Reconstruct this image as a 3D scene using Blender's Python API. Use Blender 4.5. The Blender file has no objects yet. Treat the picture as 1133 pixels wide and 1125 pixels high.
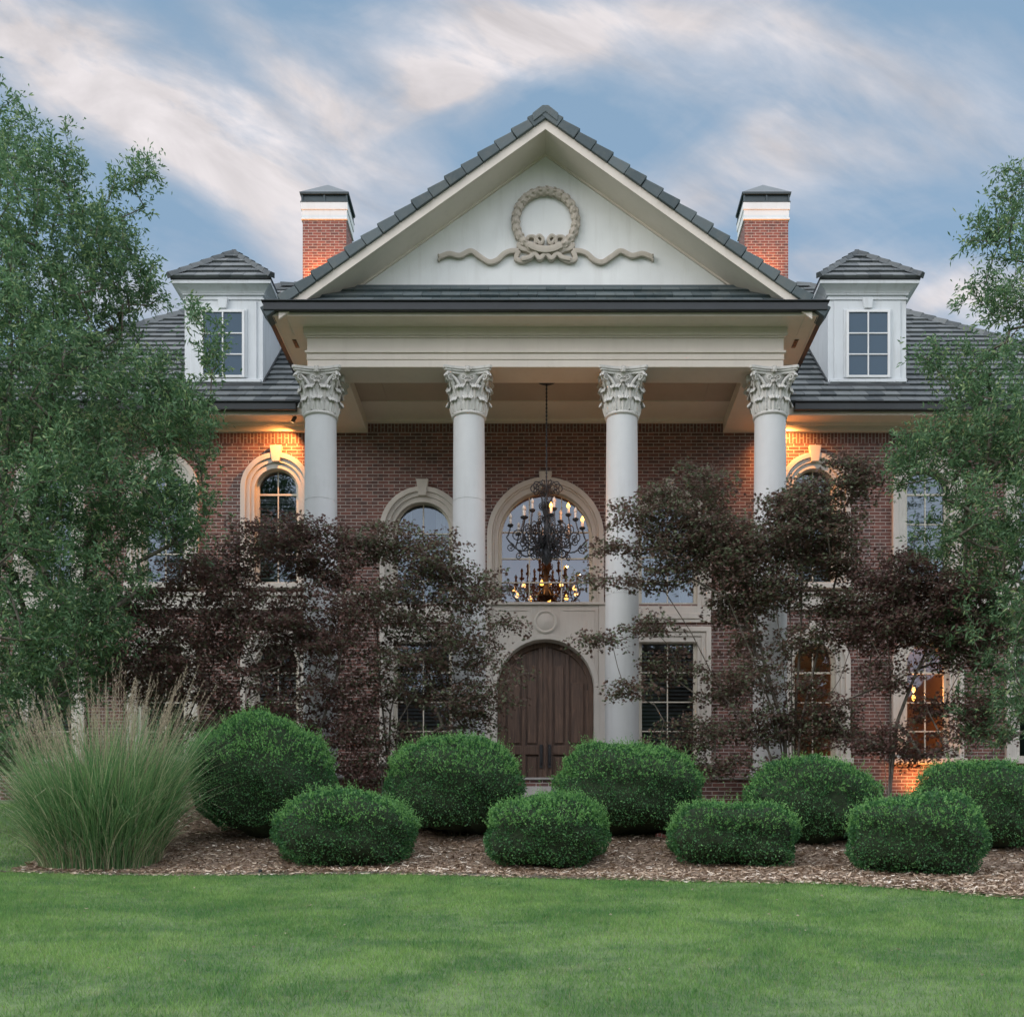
import bpy, bmesh, math, random
import numpy as np
from mathutils import Vector, Matrix
random.seed(7); RNG = np.random.default_rng(11)
R = math.radians; PI = math.pi
SC = bpy.context.scene; COL = SC.collection

# ------------------------------------------------------------------ camera
EYE = -2.05; DC = 23.0; F = 1290.0
cd = bpy.data.cameras.new('camera'); cam = bpy.data.objects.new('camera', cd); COL.objects.link(cam)
cam.location = (0, -DC, EYE); cam.rotation_euler = (R(90), 0, 0)
cd.sensor_width = 36; cd.lens = F/1133*36
cd.shift_x = (566.5-603.5)/1133; cd.shift_y = (1000-562.5)/1133
cd.clip_start = 0.1; cd.clip_end = 3000
SC.camera = cam
# ------------------------------------------------------------------ look
SC.view_settings.view_transform = 'Standard'; SC.view_settings.look = 'None'
SC.view_settings.gamma = 1; SC.view_settings.use_curve_mapping = False
SC.view_settings.exposure = 1.15
SC.cycles.max_bounces = 6; SC.cycles.diffuse_bounces = 3; SC.cycles.glossy_bounces = 3; SC.cycles.transparent_max_bounces = 8; SC.cycles.caustics_reflective = False; SC.cycles.caustics_refractive = False
SUN_EL = 24; SUN_AZ = 238      # degrees; azimuth of the sun measured clockwise from +Y (behind the viewer, to the left)
sl = bpy.data.lights.new('sun', 'SUN'); sl.energy = 0.5; sl.angle = R(30); sl.color = (1, .93, .88)
so = bpy.data.objects.new('sun', sl); COL.objects.link(so)
_el, _az = R(SUN_EL), R(SUN_AZ)
_d = Vector((math.sin(_az)*math.cos(_el), math.cos(_az)*math.cos(_el), math.sin(_el)))
so.rotation_euler = (-_d).to_track_quat('-Z', 'Y').to_euler()

# ------------------------------------------------------------------ node helper
class NT:
    def __init__(s, tree): s.t = tree; s.n = tree.nodes; s.l = tree.links
    def node(s, typ, **kw):
        n = s.n.new(typ)
        for k, v in kw.items(): setattr(n, k, v)
        return n
    def put(s, sock, v):
        if isinstance(v, bpy.types.NodeSocket): s.l.new(v, sock)
        elif v is not None:
            if isinstance(v, (tuple, list)) and len(v) == 3 and sock.type == 'RGBA': v = (*v, 1)
            sock.default_value = v
    def m(s, op, a, b=None, c=None, clamp=False):
        n = s.node('ShaderNodeMath', operation=op); n.use_clamp = clamp
        for i, v in enumerate((a, b, c)):
            if v is not None: s.put(n.inputs[i], v)
        return n.outputs[0]
    def vm(s, op, a, b=None):
        n = s.node('ShaderNodeVectorMath', operation=op); s.put(n.inputs[0], a)
        if b is not None: s.put(n.inputs[1], b)
        return n.outputs[0]
    def mix(s, f, a, b, mode='MIX'):
        n = s.node('ShaderNodeMix', data_type='RGBA', blend_type=mode)
        s.put(n.inputs[0], f); s.put(n.inputs[6], a); s.put(n.inputs[7], b); return n.outputs[2]
    def noise(s, vec, scale, detail=4, rough=.55, dist=0.):
        n = s.node('ShaderNodeTexNoise'); s.put(n.inputs['Vector'], vec)
        n.inputs['Scale'].default_value = scale; n.inputs['Detail'].default_value = detail
        n.inputs['Roughness'].default_value = rough; n.inputs['Distortion'].default_value = dist
        return n.outputs[0]
    def ramp(s, v, stops):
        n = s.node('ShaderNodeValToRGB'); s.put(n.inputs[0], v); e = n.color_ramp.elements
        while len(e) < len(stops): e.new(.5)
        for q, (p, c) in zip(e, stops): q.position = p; q.color = (*c, 1) if len(c) == 3 else c
        return n.outputs[0]
    def rng(s, v, a, b, c=0., d=1., smooth=False):
        n = s.node('ShaderNodeMapRange'); n.clamp = True
        if smooth: n.interpolation_type = 'SMOOTHSTEP'
        for i, x in enumerate((v, a, b, c, d)): s.put(n.inputs[i], x)
        return n.outputs[0]
    def comb(s, x, y, z):
        n = s.node('ShaderNodeCombineXYZ')
        for i, v in enumerate((x, y, z)): s.put(n.inputs[i], v)
        return n.outputs[0]
    def sep(s, v):
        n = s.node('ShaderNodeSeparateXYZ'); s.put(n.inputs[0], v); return n.outputs

# ------------------------------------------------------------------ world: dusk sky with streaked cirrus
W = bpy.data.worlds.new('World'); SC.world = W; W.use_nodes = True
w = NT(W.node_tree); w.n.clear()
sky = w.node('ShaderNodeTexSky', sky_type='NISHITA'); sky.sun_disc = False
sky.sun_elevation = R(SUN_EL); sky.sun_rotation = R(SUN_AZ); sky.altitude = 200; sky.air_density = 1.0; sky.dust_density = 1.6; sky.ozone_density = 1.4
gen = w.node('ShaderNodeTexCoord').outputs['Generated']
sx, sy, sz = w.sep(gen)
yy = w.m('MAXIMUM', w.m('ABSOLUTE', sy), .25)
u = w.m('DIVIDE', sx, yy); v = w.m('DIVIDE', sz, yy)
uv = w.comb(u, v, 0)
def streak(ang, su, sv, scale, det, seed, dist=.6):
    mp = w.node('ShaderNodeMapping'); mp.vector_type = 'TEXTURE'
    w.put(mp.inputs[0], uv); mp.inputs['Rotation'].default_value = (0, 0, R(ang)); mp.inputs['Scale'].default_value = (su, sv, 1)
    mp.inputs['Location'].default_value = (seed, seed*.7, 0)
    return w.noise(mp.outputs[0], scale, det, .58, dist)
def blob(px, py, ang, la, lb, soft=1.0):
    """soft elongated cloud bank around a direction of the sky"""
    cu, cv = (px-603.5)/F, (1000-py)/F
    wob = w.m('MULTIPLY', w.m('SUBTRACT', streak(ang, 1, .5, 6, 5, px*.01), .5), .10)
    du = w.m('SUBTRACT', u, cu); dv = w.m('ADD', w.m('SUBTRACT', v, cv), wob)
    c, s_ = math.cos(R(ang)), math.sin(R(ang))
    a = w.m('ADD', w.m('MULTIPLY', du, c), w.m('MULTIPLY', dv, s_))
    b = w.m('SUBTRACT', w.m('MULTIPLY', dv, c), w.m('MULTIPLY', du, s_))
    q = w.m('ADD', w.m('POWER', w.m('ABSOLUTE', w.m('DIVIDE', a, la/F)), 2.), w.m('POWER', w.m('ABSOLUTE', w.m('DIVIDE', b, lb/F)), 2.))
    return w.m('MULTIPLY', w.m('EXPONENT', w.m('MULTIPLY', q, -1.)), soft)
fine = streak(-28, 1, .42, 8, 10, 3.1, .35)
fine2 = streak(-20, 1, .5, 4, 9, 9.3, .3)
tot = None
for b_ in [(60, 60, -28, 230, 62, 1.15), (230, 150, -27, 150, 48, 1.1), (40, 185, -20, 120, 25, .35), (345, 95, -38, 130, 34, .75), (545, 45, 8, 150, 45, .95), (480, 95, 25, 110, 26, .6),
           (330, 290, -60, 90, 40, .55), (150, 330, 0, 160, 45, .55), (900, 70, -8, 300, 70, .55), (800, 200, 20, 150, 50, .6), (1040, 180, 0, 200, 60, .35),
           (1080, 330, 10, 120, 38, .95), (900, 300, 10, 120, 30, .55), (700, 20, 0, 200, 40, .4), (420, 230, -40, 90, 60, .4)]:
    q = blob(*b_); tot = q if tot is None else w.m('ADD', tot, q)
elsew = w.m('MULTIPLY', w.rng(fine2, .42, .72), w.rng(sy, .2, -.2, 0, .9))
cl = w.m('ADD', w.m('MULTIPLY', tot, w.rng(fine, .28, .68, .42, 1.3)), w.m('MULTIPLY', w.rng(fine2, .45, .75), .28))
cl = w.m('ADD', cl, elsew)
cl = w.rng(cl, .12, 1.08, 0., .96)
skyc = w.mix(1., sky.outputs[0], (1.0, .97, .97), 'MULTIPLY')
# thin veil evens the blue
veil = w.mix(.72, skyc, (1.80, 2.75, 3.75))
shade = w.rng(streak(-26, 1, .4, 5, 6, 5.5), .3, .7, .62, 1.08)
ccol = w.mix(1., (5.5, 5.15, 5.2), w.comb(shade, shade, shade), 'MULTIPLY')
fin = w.mix(cl, veil, ccol)
# the bright half of the dusk sky: overhead and towards the sunset behind the viewer
brt = w.m('MAXIMUM', w.rng(sz, .60, .92, 0, 1, True), w.rng(sy, .15, -.35, 0, 1, True))
bw = w.rng(w.noise(gen, 3.2, 6, .6), .3, .7, .72, 1.1)
fin = w.mix(brt, fin, w.mix(1., (10.2, 10.7, 11.8), w.comb(bw, bw, bw), 'MULTIPLY'))
bg = w.node('ShaderNodeBackground'); w.put(bg.inputs[0], fin); bg.inputs[1].default_value = .075
wo = w.node('ShaderNodeOutputWorld'); w.l.new(bg.outputs[0], wo.inputs[0])

# ------------------------------------------------------------------ materials
M = {}
def mat(name, build):
    m = bpy.data.materials.new(name); m.use_nodes = True; t = NT(m.node_tree); t.n.clear()
    out = t.node('ShaderNodeOutputMaterial'); p = t.node('ShaderNodeBsdfPrincipled'); t.l.new(p.outputs[0], out.inputs[0])
    tc = t.node('ShaderNodeTexCoord').outputs['Object']
    build(t, p, tc, out); M[name] = m; return m
def bump(t, p, h, strength=.3, dist=.01):
    b = t.node('ShaderNodeBump'); b.inputs['Strength'].default_value = strength; b.inputs['Distance'].default_value = dist
    t.put(b.inputs['Height'], h); t.l.new(b.outputs[0], p.inputs['Normal'])
def paint(name, c, rough=.6, var=.08, streaky=.1, bs=.15):
    def f(t, p, tc, out):
        n = t.noise(tc, 1.7, 6); mp = t.vm('MULTIPLY', tc, (7., 7., .7)); s = t.noise(mp, 1.2, 6, .6)
        a = t.mix(t.rng(n, .3, .7), tuple(x*(1-var) for x in c), tuple(min(1, x*(1+var)) for x in c))
        a = t.mix(t.rng(s, .52, .8, 0, streaky*2), a, tuple(x*q for x, q in zip(c, (.55, .52, .47))))
        t.put(p.inputs['Base Color'], a); p.inputs['Roughness'].default_value = rough
        bump(t, p, t.noise(tc, 60, 4), bs, .004)
    return mat(name, f)
paint('stucco', (.76, .77, .75), .8, .05, .12, .35)
paint('trim', (.70, .63, .55), .55, .04, .08)
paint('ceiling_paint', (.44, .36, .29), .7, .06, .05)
paint('stone', (.61, .575, .52), .8, .07, .12, .4)
paint('column', (.63, .635, .63), .75, .05, .10, .35)
paint('capital', (.64, .625, .59), .75, .07, .35, .4)
paint('relief', (.47, .42, .35), .85, .12, .3, .6)
paint('dormer_paint', (.64, .67, .68), .65, .05, .22, .3)
paint('gutter', (.018, .022, .024), .45, .2, .1)
paint('iron', (.035, .036, .04), .5, .3, .1)
paint('candle', (.62, .58, .52), .5, .05, 0)
paint('sash', (.66, .62, .52), .5, .04, .05)
paint('white_sash', (.74, .75, .74), .5, .04, .05)
paint('concrete', (.33, .31, .29), .9, .15, .3, .5)
paint('interior_wall', (.36, .27, .20), .9, .05, 0)
paint('shutter', (.62, .60, .55), .6, .05, 0)
paint('curtain', (.22, .09, .055), .9, .1, 0)
paint('flashing', (.035, .055, .06), .35, .3, .3)
paint('bronze', (.09, .055, .03), .4, .2, .1)
def tile_m(t, p, tc, out):
    rnd = t.node('ShaderNodeNewGeometry').outputs['Random Per Island']
    a = t.mix(rnd, (.050, .062, .067), (.150, .165, .166))
    n = t.noise(tc, 9, 6, .6); a = t.mix(t.rng(n, .5, .8, 0, .5), a, (.15, .145, .13))
    t.put(p.inputs['Base Color'], a); p.inputs['Roughness'].default_value = .62; bump(t, p, t.noise(tc, 45, 5), .5, .006)
mat('tile', tile_m)
def rake_m(t, p, tc, out):
    rnd = t.node('ShaderNodeNewGeometry').outputs['Random Per Island']
    a = t.mix(rnd, (.042, .064, .070), (.105, .132, .138)); a = t.mix(t.rng(t.noise(tc, 2.2, 6, .7), .5, .72, 0, .5), a, (.15, .155, .13)); a = t.mix(t.rng(t.noise(tc, 7, 6), .5, .8, 0, .4), a, (.13, .13, .12))
    t.put(p.inputs['Base Color'], a); p.inputs['Roughness'].default_value = .6; bump(t, p, t.noise(tc, 40, 5), .4, .006)
mat('rake_tile', rake_m)
def brick(name, c1, c2, mort, rot=False, grime=.35):
    def f(t, p, tc, out):
        x, y, z = t.sep(tc); h = t.m('ADD', x, y)
        vec = t.comb(z, h, 0) if rot else t.comb(h, z, 0)
        b = t.node('ShaderNodeTexBrick'); t.put(b.inputs['Vector'], vec)
        b.inputs['Scale'].default_value = 1; b.inputs['Brick Width'].default_value = .213; b.inputs['Row Height'].default_value = .0677
        b.inputs['Mortar Size'].default_value = .0085; b.inputs['Mortar Smooth'].default_value = .25; b.inputs['Bias'].default_value = -.05
        t.put(b.inputs['Color1'], c1); t.put(b.inputs['Color2'], c2); t.put(b.inputs['Mortar'], mort)
        n = t.noise(vec, 3.2, 8, .7); n2 = t.noise(vec, 14, 6, .7)
        # random dark clinker bricks
        fl = t.comb(t.m('FLOOR', t.m('DIVIDE', h, .107)), t.m('FLOOR', t.m('DIVIDE', z, .0677)), 0)
        wn = t.node('ShaderNodeTexWhiteNoise'); wn.noise_dimensions = '2D'; t.put(wn.inputs['Vector'], fl)
        a = t.mix(t.rng(n, .35, .7, 0, grime), b.outputs[0], tuple(q*.35 for q in c1))
        a = t.mix(t.rng(n2, .55, .8, 0, .45), a, mort)
        a = t.mix(t.m('MULTIPLY', t.m('GREATER_THAN', wn.outputs['Value'], .78), t.m('SUBTRACT', .55, t.m('MULTIPLY', b.outputs['Fac'], .5))), a, (.07, .05, .05))
        t.put(p.inputs['Base Color'], a); p.inputs['Roughness'].default_value = .9
        bump(t, p, t.m('ADD', t.m('MULTIPLY', b.outputs['Fac'], -1.), t.m('MULTIPLY', n2, .5)), .7, .008)
    return mat(name, f)
brick('brick', (.235, .105, .085), (.125, .066, .058), (.43, .385, .355))
brick('soldier_brick', (.17, .075, .062), (.105, .056, .05), (.35, .31, .29), rot=True)
brick('chimney_brick', (.25, .085, .065), (.17, .062, .052), (.42, .36, .32), grime=.1)
def wood_m(t, p, tc, out):
    vec = t.vm('MULTIPLY', tc, (14., 14., .8)); n = t.noise(vec, 2.2, 8, .6, 1.2); g = t.noise(vec, 9, 6, .7)
    a = t.ramp(n, [(.3, (.055, .034, .026)), (.55, (.15, .088, .058)), (.75, (.24, .145, .095))])
    a = t.mix(t.rng(g, .5, .75, 0, .35), a, (.04, .028, .022))
    t.put(p.inputs['Base Color'], a); p.inputs['Roughness'].default_value = .5; bump(t, p, g, .3, .004)
mat('door_wood', wood_m)
def glass_m(refl, tint):
    def f(t, p, tc, out):
        t.n.remove(p)
        tr = t.node('ShaderNodeBsdfTransparent'); tr.inputs[0].default_value = (*tint, 1)
        gl = t.node('ShaderNodeBsdfGlossy'); gl.inputs['Roughness'].default_value = .015; gl.inputs[0].default_value = (.74, .87, 1, 1)
        b = t.node('ShaderNodeBump'); b.inputs['Strength'].default_value = .05; b.inputs['Distance'].default_value = .02
        t.put(b.inputs['Height'], t.noise(tc, 1.6, 2)); t.l.new(b.outputs[0], gl.inputs['Normal'])
        fr = t.node('ShaderNodeFresnel'); fr.inputs[0].default_value = 1.5
        fac = t.m('ADD', fr.outputs[0], refl, clamp=True)
        mx = t.node('ShaderNodeMixShader'); t.put(mx.inputs[0], fac); t.l.new(tr.outputs[0], mx.inputs[1]); t.l.new(gl.outputs[0], mx.inputs[2])
        t.l.new(mx.outputs[0], out.inputs[0])
    return f
mat('glass', glass_m(.11, (.55, .58, .62))); mat('clear_glass', glass_m(.07, (.8, .8, .8)))
def emit(name, c, s):
    def f(t, p, tc, out):
        p.inputs['Base Color'].default_value = (*c, 1); p.inputs['Emission Color'].default_value = (*c, 1); p.inputs['Emission Strength'].default_value = s
    return mat(name, f)
emit('bulb_lit', (1, .43, .08), 2.6); emit('lens_lit', (1, .62, .28), 4.)
def leaf_mat(name, ca, cb, tip=None, trans=.35, rough=.5, scale=.9, tipf=.86, brown=None):
    def f(t, p, tc, out):
        rnd = t.node('ShaderNodeNewGeometry').outputs['Random Per Island']; orn = t.node('ShaderNodeObjectInfo').outputs['Random']
        off = t.m('MULTIPLY', orn, 47.); tc = t.vm('ADD', tc, t.comb(off, off, off))
        a = t.mix(rnd, ca, cb); a = t.mix(t.m('MULTIPLY', orn, .30), a, tuple(q*.72 for q in ca))
        n = t.noise(tc, scale, 3); a = t.mix(t.rng(n, .4, .65, 0, .45), a, tuple(x*.62 for x in ca))
        if tip: a = t.mix(t.m('MULTIPLY', t.m('GREATER_THAN', rnd, tipf), .8), a, tip)
        if brown: a = t.mix(t.rng(t.noise(tc, 2.6, 5, .7), .63, .74, 0, .7), a, brown)
        t.put(p.inputs['Base Color'], a); p.inputs['Roughness'].default_value = rough
        p.inputs['Specular IOR Level'].default_value = .35
        tl = t.node('ShaderNodeBsdfTranslucent'); t.put(tl.inputs[0], a)
        mx = t.node('ShaderNodeMixShader'); mx.inputs[0].default_value = trans
        t.l.new(p.outputs[0], mx.inputs[1]); t.l.new(tl.outputs[0], mx.inputs[2]); t.l.new(mx.outputs[0], out.inputs[0])
    return mat(name, f)
leaf_mat('oak_leaf', (.095, .195, .095), (.21, .36, .17), (.36, .47, .21))
leaf_mat('maple_leaf', (.115, .076, .062), (.31, .195, .150), (.15, .21, .115), .45, tipf=.66)
leaf_mat('maple_leaf_purple', (.115, .068, .060), (.30, .165, .135), (.15, .18, .11), .45, tipf=.76)
leaf_mat('box_leaf', (.050, .165, .062), (.125, .310, .105), (.17, .38, .12), scale=1.5, rough=.38, brown=(.16, .17, .07))
leaf_mat('box_tip', (.17, .42, .12), (.30, .55, .18), None)
leaf_mat('reed_green', (.10, .26, .10), (.44, .62, .28), (.66, .62, .42), .35, .6)
leaf_mat('reed_tan', (.42, .34, .24), (.66, .56, .42), None, .3, .7)
def bark_m(t, p, tc, out):
    n = t.noise(t.vm('MULTIPLY', tc, (1, 1, .3)), 22, 6); t.put(p.inputs['Base Color'], t.ramp(n, [(.35, (.07, .06, .048)), (.7, (.22, .19, .155))]))
    p.inputs['Roughness'].default_value = .9; bump(t, p, n, .6, .01)
mat('bark', bark_m)
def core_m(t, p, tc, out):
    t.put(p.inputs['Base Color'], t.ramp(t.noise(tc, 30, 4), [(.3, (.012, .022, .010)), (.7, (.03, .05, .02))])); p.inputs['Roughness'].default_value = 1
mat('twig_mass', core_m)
def lawncol(t, tc, lo, hi, dry):
    st = t.vm('MULTIPLY', tc, (1., 1.35, .01))
    n = t.noise(st, .75, 6, .62, .5); n2 = t.noise(st, 4.6, 6, .72)
    a = t.mix(t.rng(t.m('ADD', n, t.m('MULTIPLY', t.m('SUBTRACT', n2, .5), .75)), .36, .64), lo, hi)
    return t.mix(t.rng(t.noise(t.vm('ADD', st, (9., 4., 0)), 1.5, 6, .7), .56, .74, 0, .65), a, dry)
def lawn_m(t, p, tc, out):
    a = lawncol(t, tc, (.10, .165, .07), (.20, .28, .12), (.28, .31, .17))
    t.put(p.inputs['Base Color'], a); p.inputs['Roughness'].default_value = .9; bump(t, p, t.noise(tc, 70, 4), .8, .03)
mat('lawn', lawn_m)
def blade_m(t, p, tc, out):
    rnd = t.node('ShaderNodeNewGeometry').outputs['Random Per Island']
    a = lawncol(t, tc, (.14, .32, .085), (.36, .56, .16), (.56, .62, .28))
    a = t.mix(t.m('MULTIPLY', rnd, .65), a, (.045, .14, .045)); a = t.mix(t.m('MULTIPLY', t.m('GREATER_THAN', rnd, .95), .55), a, (.42, .38, .2))
    t.put(p.inputs['Base Color'], a); p.inputs['Roughness'].default_value = .55; p.inputs['Specular IOR Level'].default_value = .3
    tl = t.node('ShaderNodeBsdfTranslucent'); t.put(tl.inputs[0], a); mx = t.node('ShaderNodeMixShader'); mx.inputs[0].default_value = .4
    t.l.new(p.outputs[0], mx.inputs[1]); t.l.new(tl.outputs[0], mx.inputs[2]); t.l.new(mx.outputs[0], out.inputs[0])
mat('blade', blade_m)
def mulch_m(t, p, tc, out):
    n = t.noise(tc, 35, 6, .7); t.put(p.inputs['Base Color'], t.ramp(n, [(.3, (.12, .08, .055)), (.7, (.40, .29, .21))])); p.inputs['Roughness'].default_value = 1; bump(t, p, n, 1, .03)
mat('mulch', mulch_m)
def chip_m(t, p, tc, out):
    rnd = t.node('ShaderNodeNewGeometry').outputs['Random Per Island']
    t.put(p.inputs['Base Color'], t.ramp(rnd, [(0, (.17, .115, .075)), (.45, (.42, .30, .21)), (.8, (.62, .50, .38)), (1, (.85, .77, .66))])); p.inputs['Roughness'].default_value = .9
mat('chip', chip_m)
paint('edging', (.15, .13, .11), .9, .3, .5, .7)

# ------------------------------------------------------------------ mesh helpers
class MB:
    def __init__(s): s.v = []; s.f = []
    def add(s, vs, fs):
        o = len(s.v); s.v += [tuple(q) for q in vs]; s.f += [tuple(o+i for i in f) for f in fs]; return s
    def box(s, x0, x1, y0, y1, z0, z1):
        return s.add([(x0,y0,z0),(x1,y0,z0),(x1,y1,z0),(x0,y1,z0),(x0,y0,z1),(x1,y0,z1),(x1,y1,z1),(x0,y1,z1)],
                     [(0,3,2,1),(4,5,6,7),(0,1,5,4),(1,2,6,5),(2,3,7,6),(3,0,4,7)])
    def hexa(s, p): return s.add(p, [(0,3,2,1),(4,5,6,7),(0,1,5,4),(1,2,6,5),(2,3,7,6),(3,0,4,7)])
    def prism(s, poly, y0, y1):      # poly in x,z extruded along y
        n = len(poly); s.add([(x, y0, z) for x, z in poly]+[(x, y1, z) for x, z in poly],
              [tuple(range(n)), tuple(range(2*n-1, n-1, -1))]+[(i, i+n, (i+1) % n+n, (i+1) % n) for i in range(n)]); return s
    def lathe(s, prof, c=(0,0,0), n=32, cap=True):
        cx, cy, cz = c; o = [(cx+r*math.cos(2*PI*i/n), cy+r*math.sin(2*PI*i/n), cz+z) for r, z in prof for i in range(n)]
        fs = [(k*n+i, k*n+(i+1) % n, (k+1)*n+(i+1) % n, (k+1)*n+i) for k in range(len(prof)-1) for i in range(n)]
        if cap: fs += [tuple(range(n-1, -1, -1)), tuple(range((len(prof)-1)*n, len(prof)*n))]
        return s.add(o, fs)
    def tube(s, pts, rad, n=6):
        pts = [Vector(p) for p in pts]; m = len(pts); rads = rad if isinstance(rad, (list, tuple)) else [rad]*m
        up = Vector((0, 0, 1)); o = []; prev = None
        for i, p in enumerate(pts):
            t = (pts[min(i+1, m-1)]-pts[max(i-1, 0)]).normalized()
            a = prev if prev is not None else (Vector((1, 0, 0)) if abs(t.z) > .9 else up)
            a = (a-t*a.dot(t))
            if a.length < 1e-4: a = t.orthogonal()
            a.normalize(); b = t.cross(a); prev = a
            o += [p+(a*math.cos(2*PI*k/n)+b*math.sin(2*PI*k/n))*rads[i] for k in range(n)]
        fs = [(i*n+k, i*n+(k+1) % n, (i+1)*n+(k+1) % n, (i+1)*n+k) for i in range(m-1) for k in range(n)]
        fs += [tuple(range(n-1, -1, -1)), tuple(range((m-1)*n, m*n))]
        return s.add(o, fs)
    def ribbon(s, pts, wid, thick, y0):     # flat band in the x,z plane following pts, standing proud of y0
        P = [Vector((x, z)) for x, z in pts]; m = len(P); o = []
        for i in range(m):
            t = (P[min(i+1, m-1)]-P[max(i-1, 0)]).normalized(); n = Vector((-t.y, t.x)); wv = wid[i] if isinstance(wid, list) else wid
            a, b = P[i]+n*wv/2, P[i]-n*wv/2; yf = y0-thick*(1 if not callable(thick) else 1)
            o += [(a.x, y0, a.y), (a.x, yf+.012, a.y), ((a.x+b.x)/2, yf, (a.y+b.y)/2), (b.x, yf+.012, b.y), (b.x, y0, b.y)]
        fs = []
        for i in range(m-1):
            for k in range(4): fs.append((i*5+k, (i+1)*5+k, (i+1)*5+k+1, i*5+k+1))
        fs += [(0, 1, 2, 3, 4), tuple((m-1)*5+k for k in (4, 3, 2, 1, 0))]
        return s.add(o, fs)
    def build(s, name, m, parent=None, smooth=False, bevel=0, **tags):
        me = bpy.data.meshes.new(name); me.from_pydata(s.v, [], s.f)
        bm = bmesh.new(); bm.from_mesh(me); bmesh.ops.recalc_face_normals(bm, faces=bm.faces); bm.to_mesh(me); bm.free()
        o = bpy.data.objects.new(name, me); COL.objects.link(o); me.materials.append(M[m]); o.parent = parent
        if smooth:
            me.polygons.foreach_set('use_smooth', [True]*len(me.polygons))
            try: me.set_sharp_from_angle(angle=R(40))
            except Exception: pass
        if bevel:
            b = o.modifiers.new('bevel', 'BEVEL'); b.width = bevel; b.segments = 2; b.limit_method = 'ANGLE'
        for k, q in tags.items(): o[k] = q
        return o
def tag(o, label=None, category=None, group=None, kind=None):
    for k, q in (('label', label), ('category', category), ('group', group), ('kind', kind)):
        if q: o[k] = q
    return o
def empty(name, loc=(0,0,0), **t):
    o = bpy.data.objects.new(name, None); COL.objects.link(o); o.location = loc; o.empty_display_size = .2; return tag(o, **t)
def npmesh(name, V, Q, m, parent=None, nv=4, mats=None, midx=None):
    V = np.ascontiguousarray(V, dtype=np.float32); Q = np.ascontiguousarray(Q, dtype=np.int32); me = bpy.data.meshes.new(name)
    me.vertices.add(len(V)); me.vertices.foreach_set('co', V.ravel()); me.loops.add(Q.size); me.loops.foreach_set('vertex_index', Q.ravel())
    me.polygons.add(len(Q)); me.polygons.foreach_set('loop_start', np.arange(0, Q.size, nv, dtype=np.int32)); me.polygons.foreach_set('loop_total', np.full(len(Q), nv, dtype=np.int32))
    for q in (mats or [m]): me.materials.append(M[q])
    if midx is not None: me.polygons.foreach_set('material_index', midx.astype(np.int32))
    me.update(calc_edges=True); o = bpy.data.objects.new(name, me); COL.objects.link(o); o.parent = parent; return o
def cp(o, parent=None, **kw):
    c = o.copy(); COL.objects.link(c); c.parent = parent
    for ch in o.children: cp(ch, c)
    return c
def PX(px, py, d):     # a direction seen in the photo, at its real distance d
    return Vector(((px-603.5)*d/F, d-DC, (1000-py)*d/F+EYE))

# ------------------------------------------------------------------ terrain
def ground_z(x, y):
    d = np.asarray(y, dtype=float)+DC
    z = np.where(d < 0, -1.55+.02*d, -1.55+.13*d)
    z = np.where(d > 15.3, .439+.27*(d-15.3), z); z = np.where(d > 19.5, 1.573+.137*(d-19.5), z); z = np.where(d > 23, 2.05, z)
    z = z+.018*np.sin(np.asarray(x)*1.1+d*.7)*np.clip((d-3)/6, 0, 1)*(d < 19)
    return z+EYE
EDX = np.array([-30, -8.2, -6.6, -4, -2, 0, 1.2, 2.4, 3.3, 4.2, 4.9, 6.5, 9, 14, 30.])
EDD = np.array([15.2, 15.1, 15.0, 14.75, 14.6, 14.45, 14.2, 13.9, 13.6, 12.9, 12.2, 11.2, 10.4, 9.8, 9.5])
def edge_d(x): return np.interp(x, EDX, EDD)
def sheet(name, xs, ds, m, off=0., keep=None, **t):
    X, D = np.meshgrid(xs, ds); Y = D-DC; Z = ground_z(X, Y)+off; V = np.stack([X, Y, Z], -1).reshape(-1, 3); nx = len(xs)
    i, j = np.meshgrid(np.arange(nx-1), np.arange(len(ds)-1)); a = (j*nx+i).ravel(); Q = np.stack([a, a+1, a+nx+1, a+nx], 1)
    return tag(npmesh(name, V, Q, m), **t)
far = np.array([-900, -300, -100, -40.])
sheet('lawn', np.concatenate([far, np.arange(-20, 20.1, .4), -far[::-1]]), np.concatenate([np.array([-900, -300, -80, -20, -6, -2, 0.]), np.arange(.4, 26, .2), np.array([40, 100, 300, 900.])]), 'lawn', kind='structure')
def unseen_treeline():  # tree row added out of view behind the camera to darken lower window reflections
    rng = np.random.default_rng(77); vs = []; n = 160; m = 10
    xs_ = np.linspace(-170, 170, n); top = 27+3.2*np.sin(xs_*.11)+2.4*np.sin(xs_*.31+1)+rng.normal(0, 1.3, n)
    for k in range(m):
        t = k/(m-1); a = t*PI; yy_ = -95+18*np.cos(a)+rng.normal(0, 1.2, n); zz_ = -6+top*np.sin(a)+rng.normal(0, .8, n)*(0 < k < m-1); vs.append(np.stack([xs_+rng.normal(0, .6, n), yy_, zz_], 1))
    V = np.concatenate(vs); i, j = np.meshgrid(np.arange(n-1), np.arange(m-1)); a = (j*n+i).ravel(); return npmesh('unseen_treeline', V, np.stack([a, a+1, a+n+1, a+n], 1), 'twig_mass')
tag(unseen_treeline(), kind='structure')
sheet('unseen_road', np.array([-300, -60, -20, 20, 60, 300.]), np.array([-26, -22, -18, -14, -10, -7, -5, -3.]), 'concrete', off=.03, kind='structure')  # unseen pavement added behind the camera so the ground bounces less green light
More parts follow.
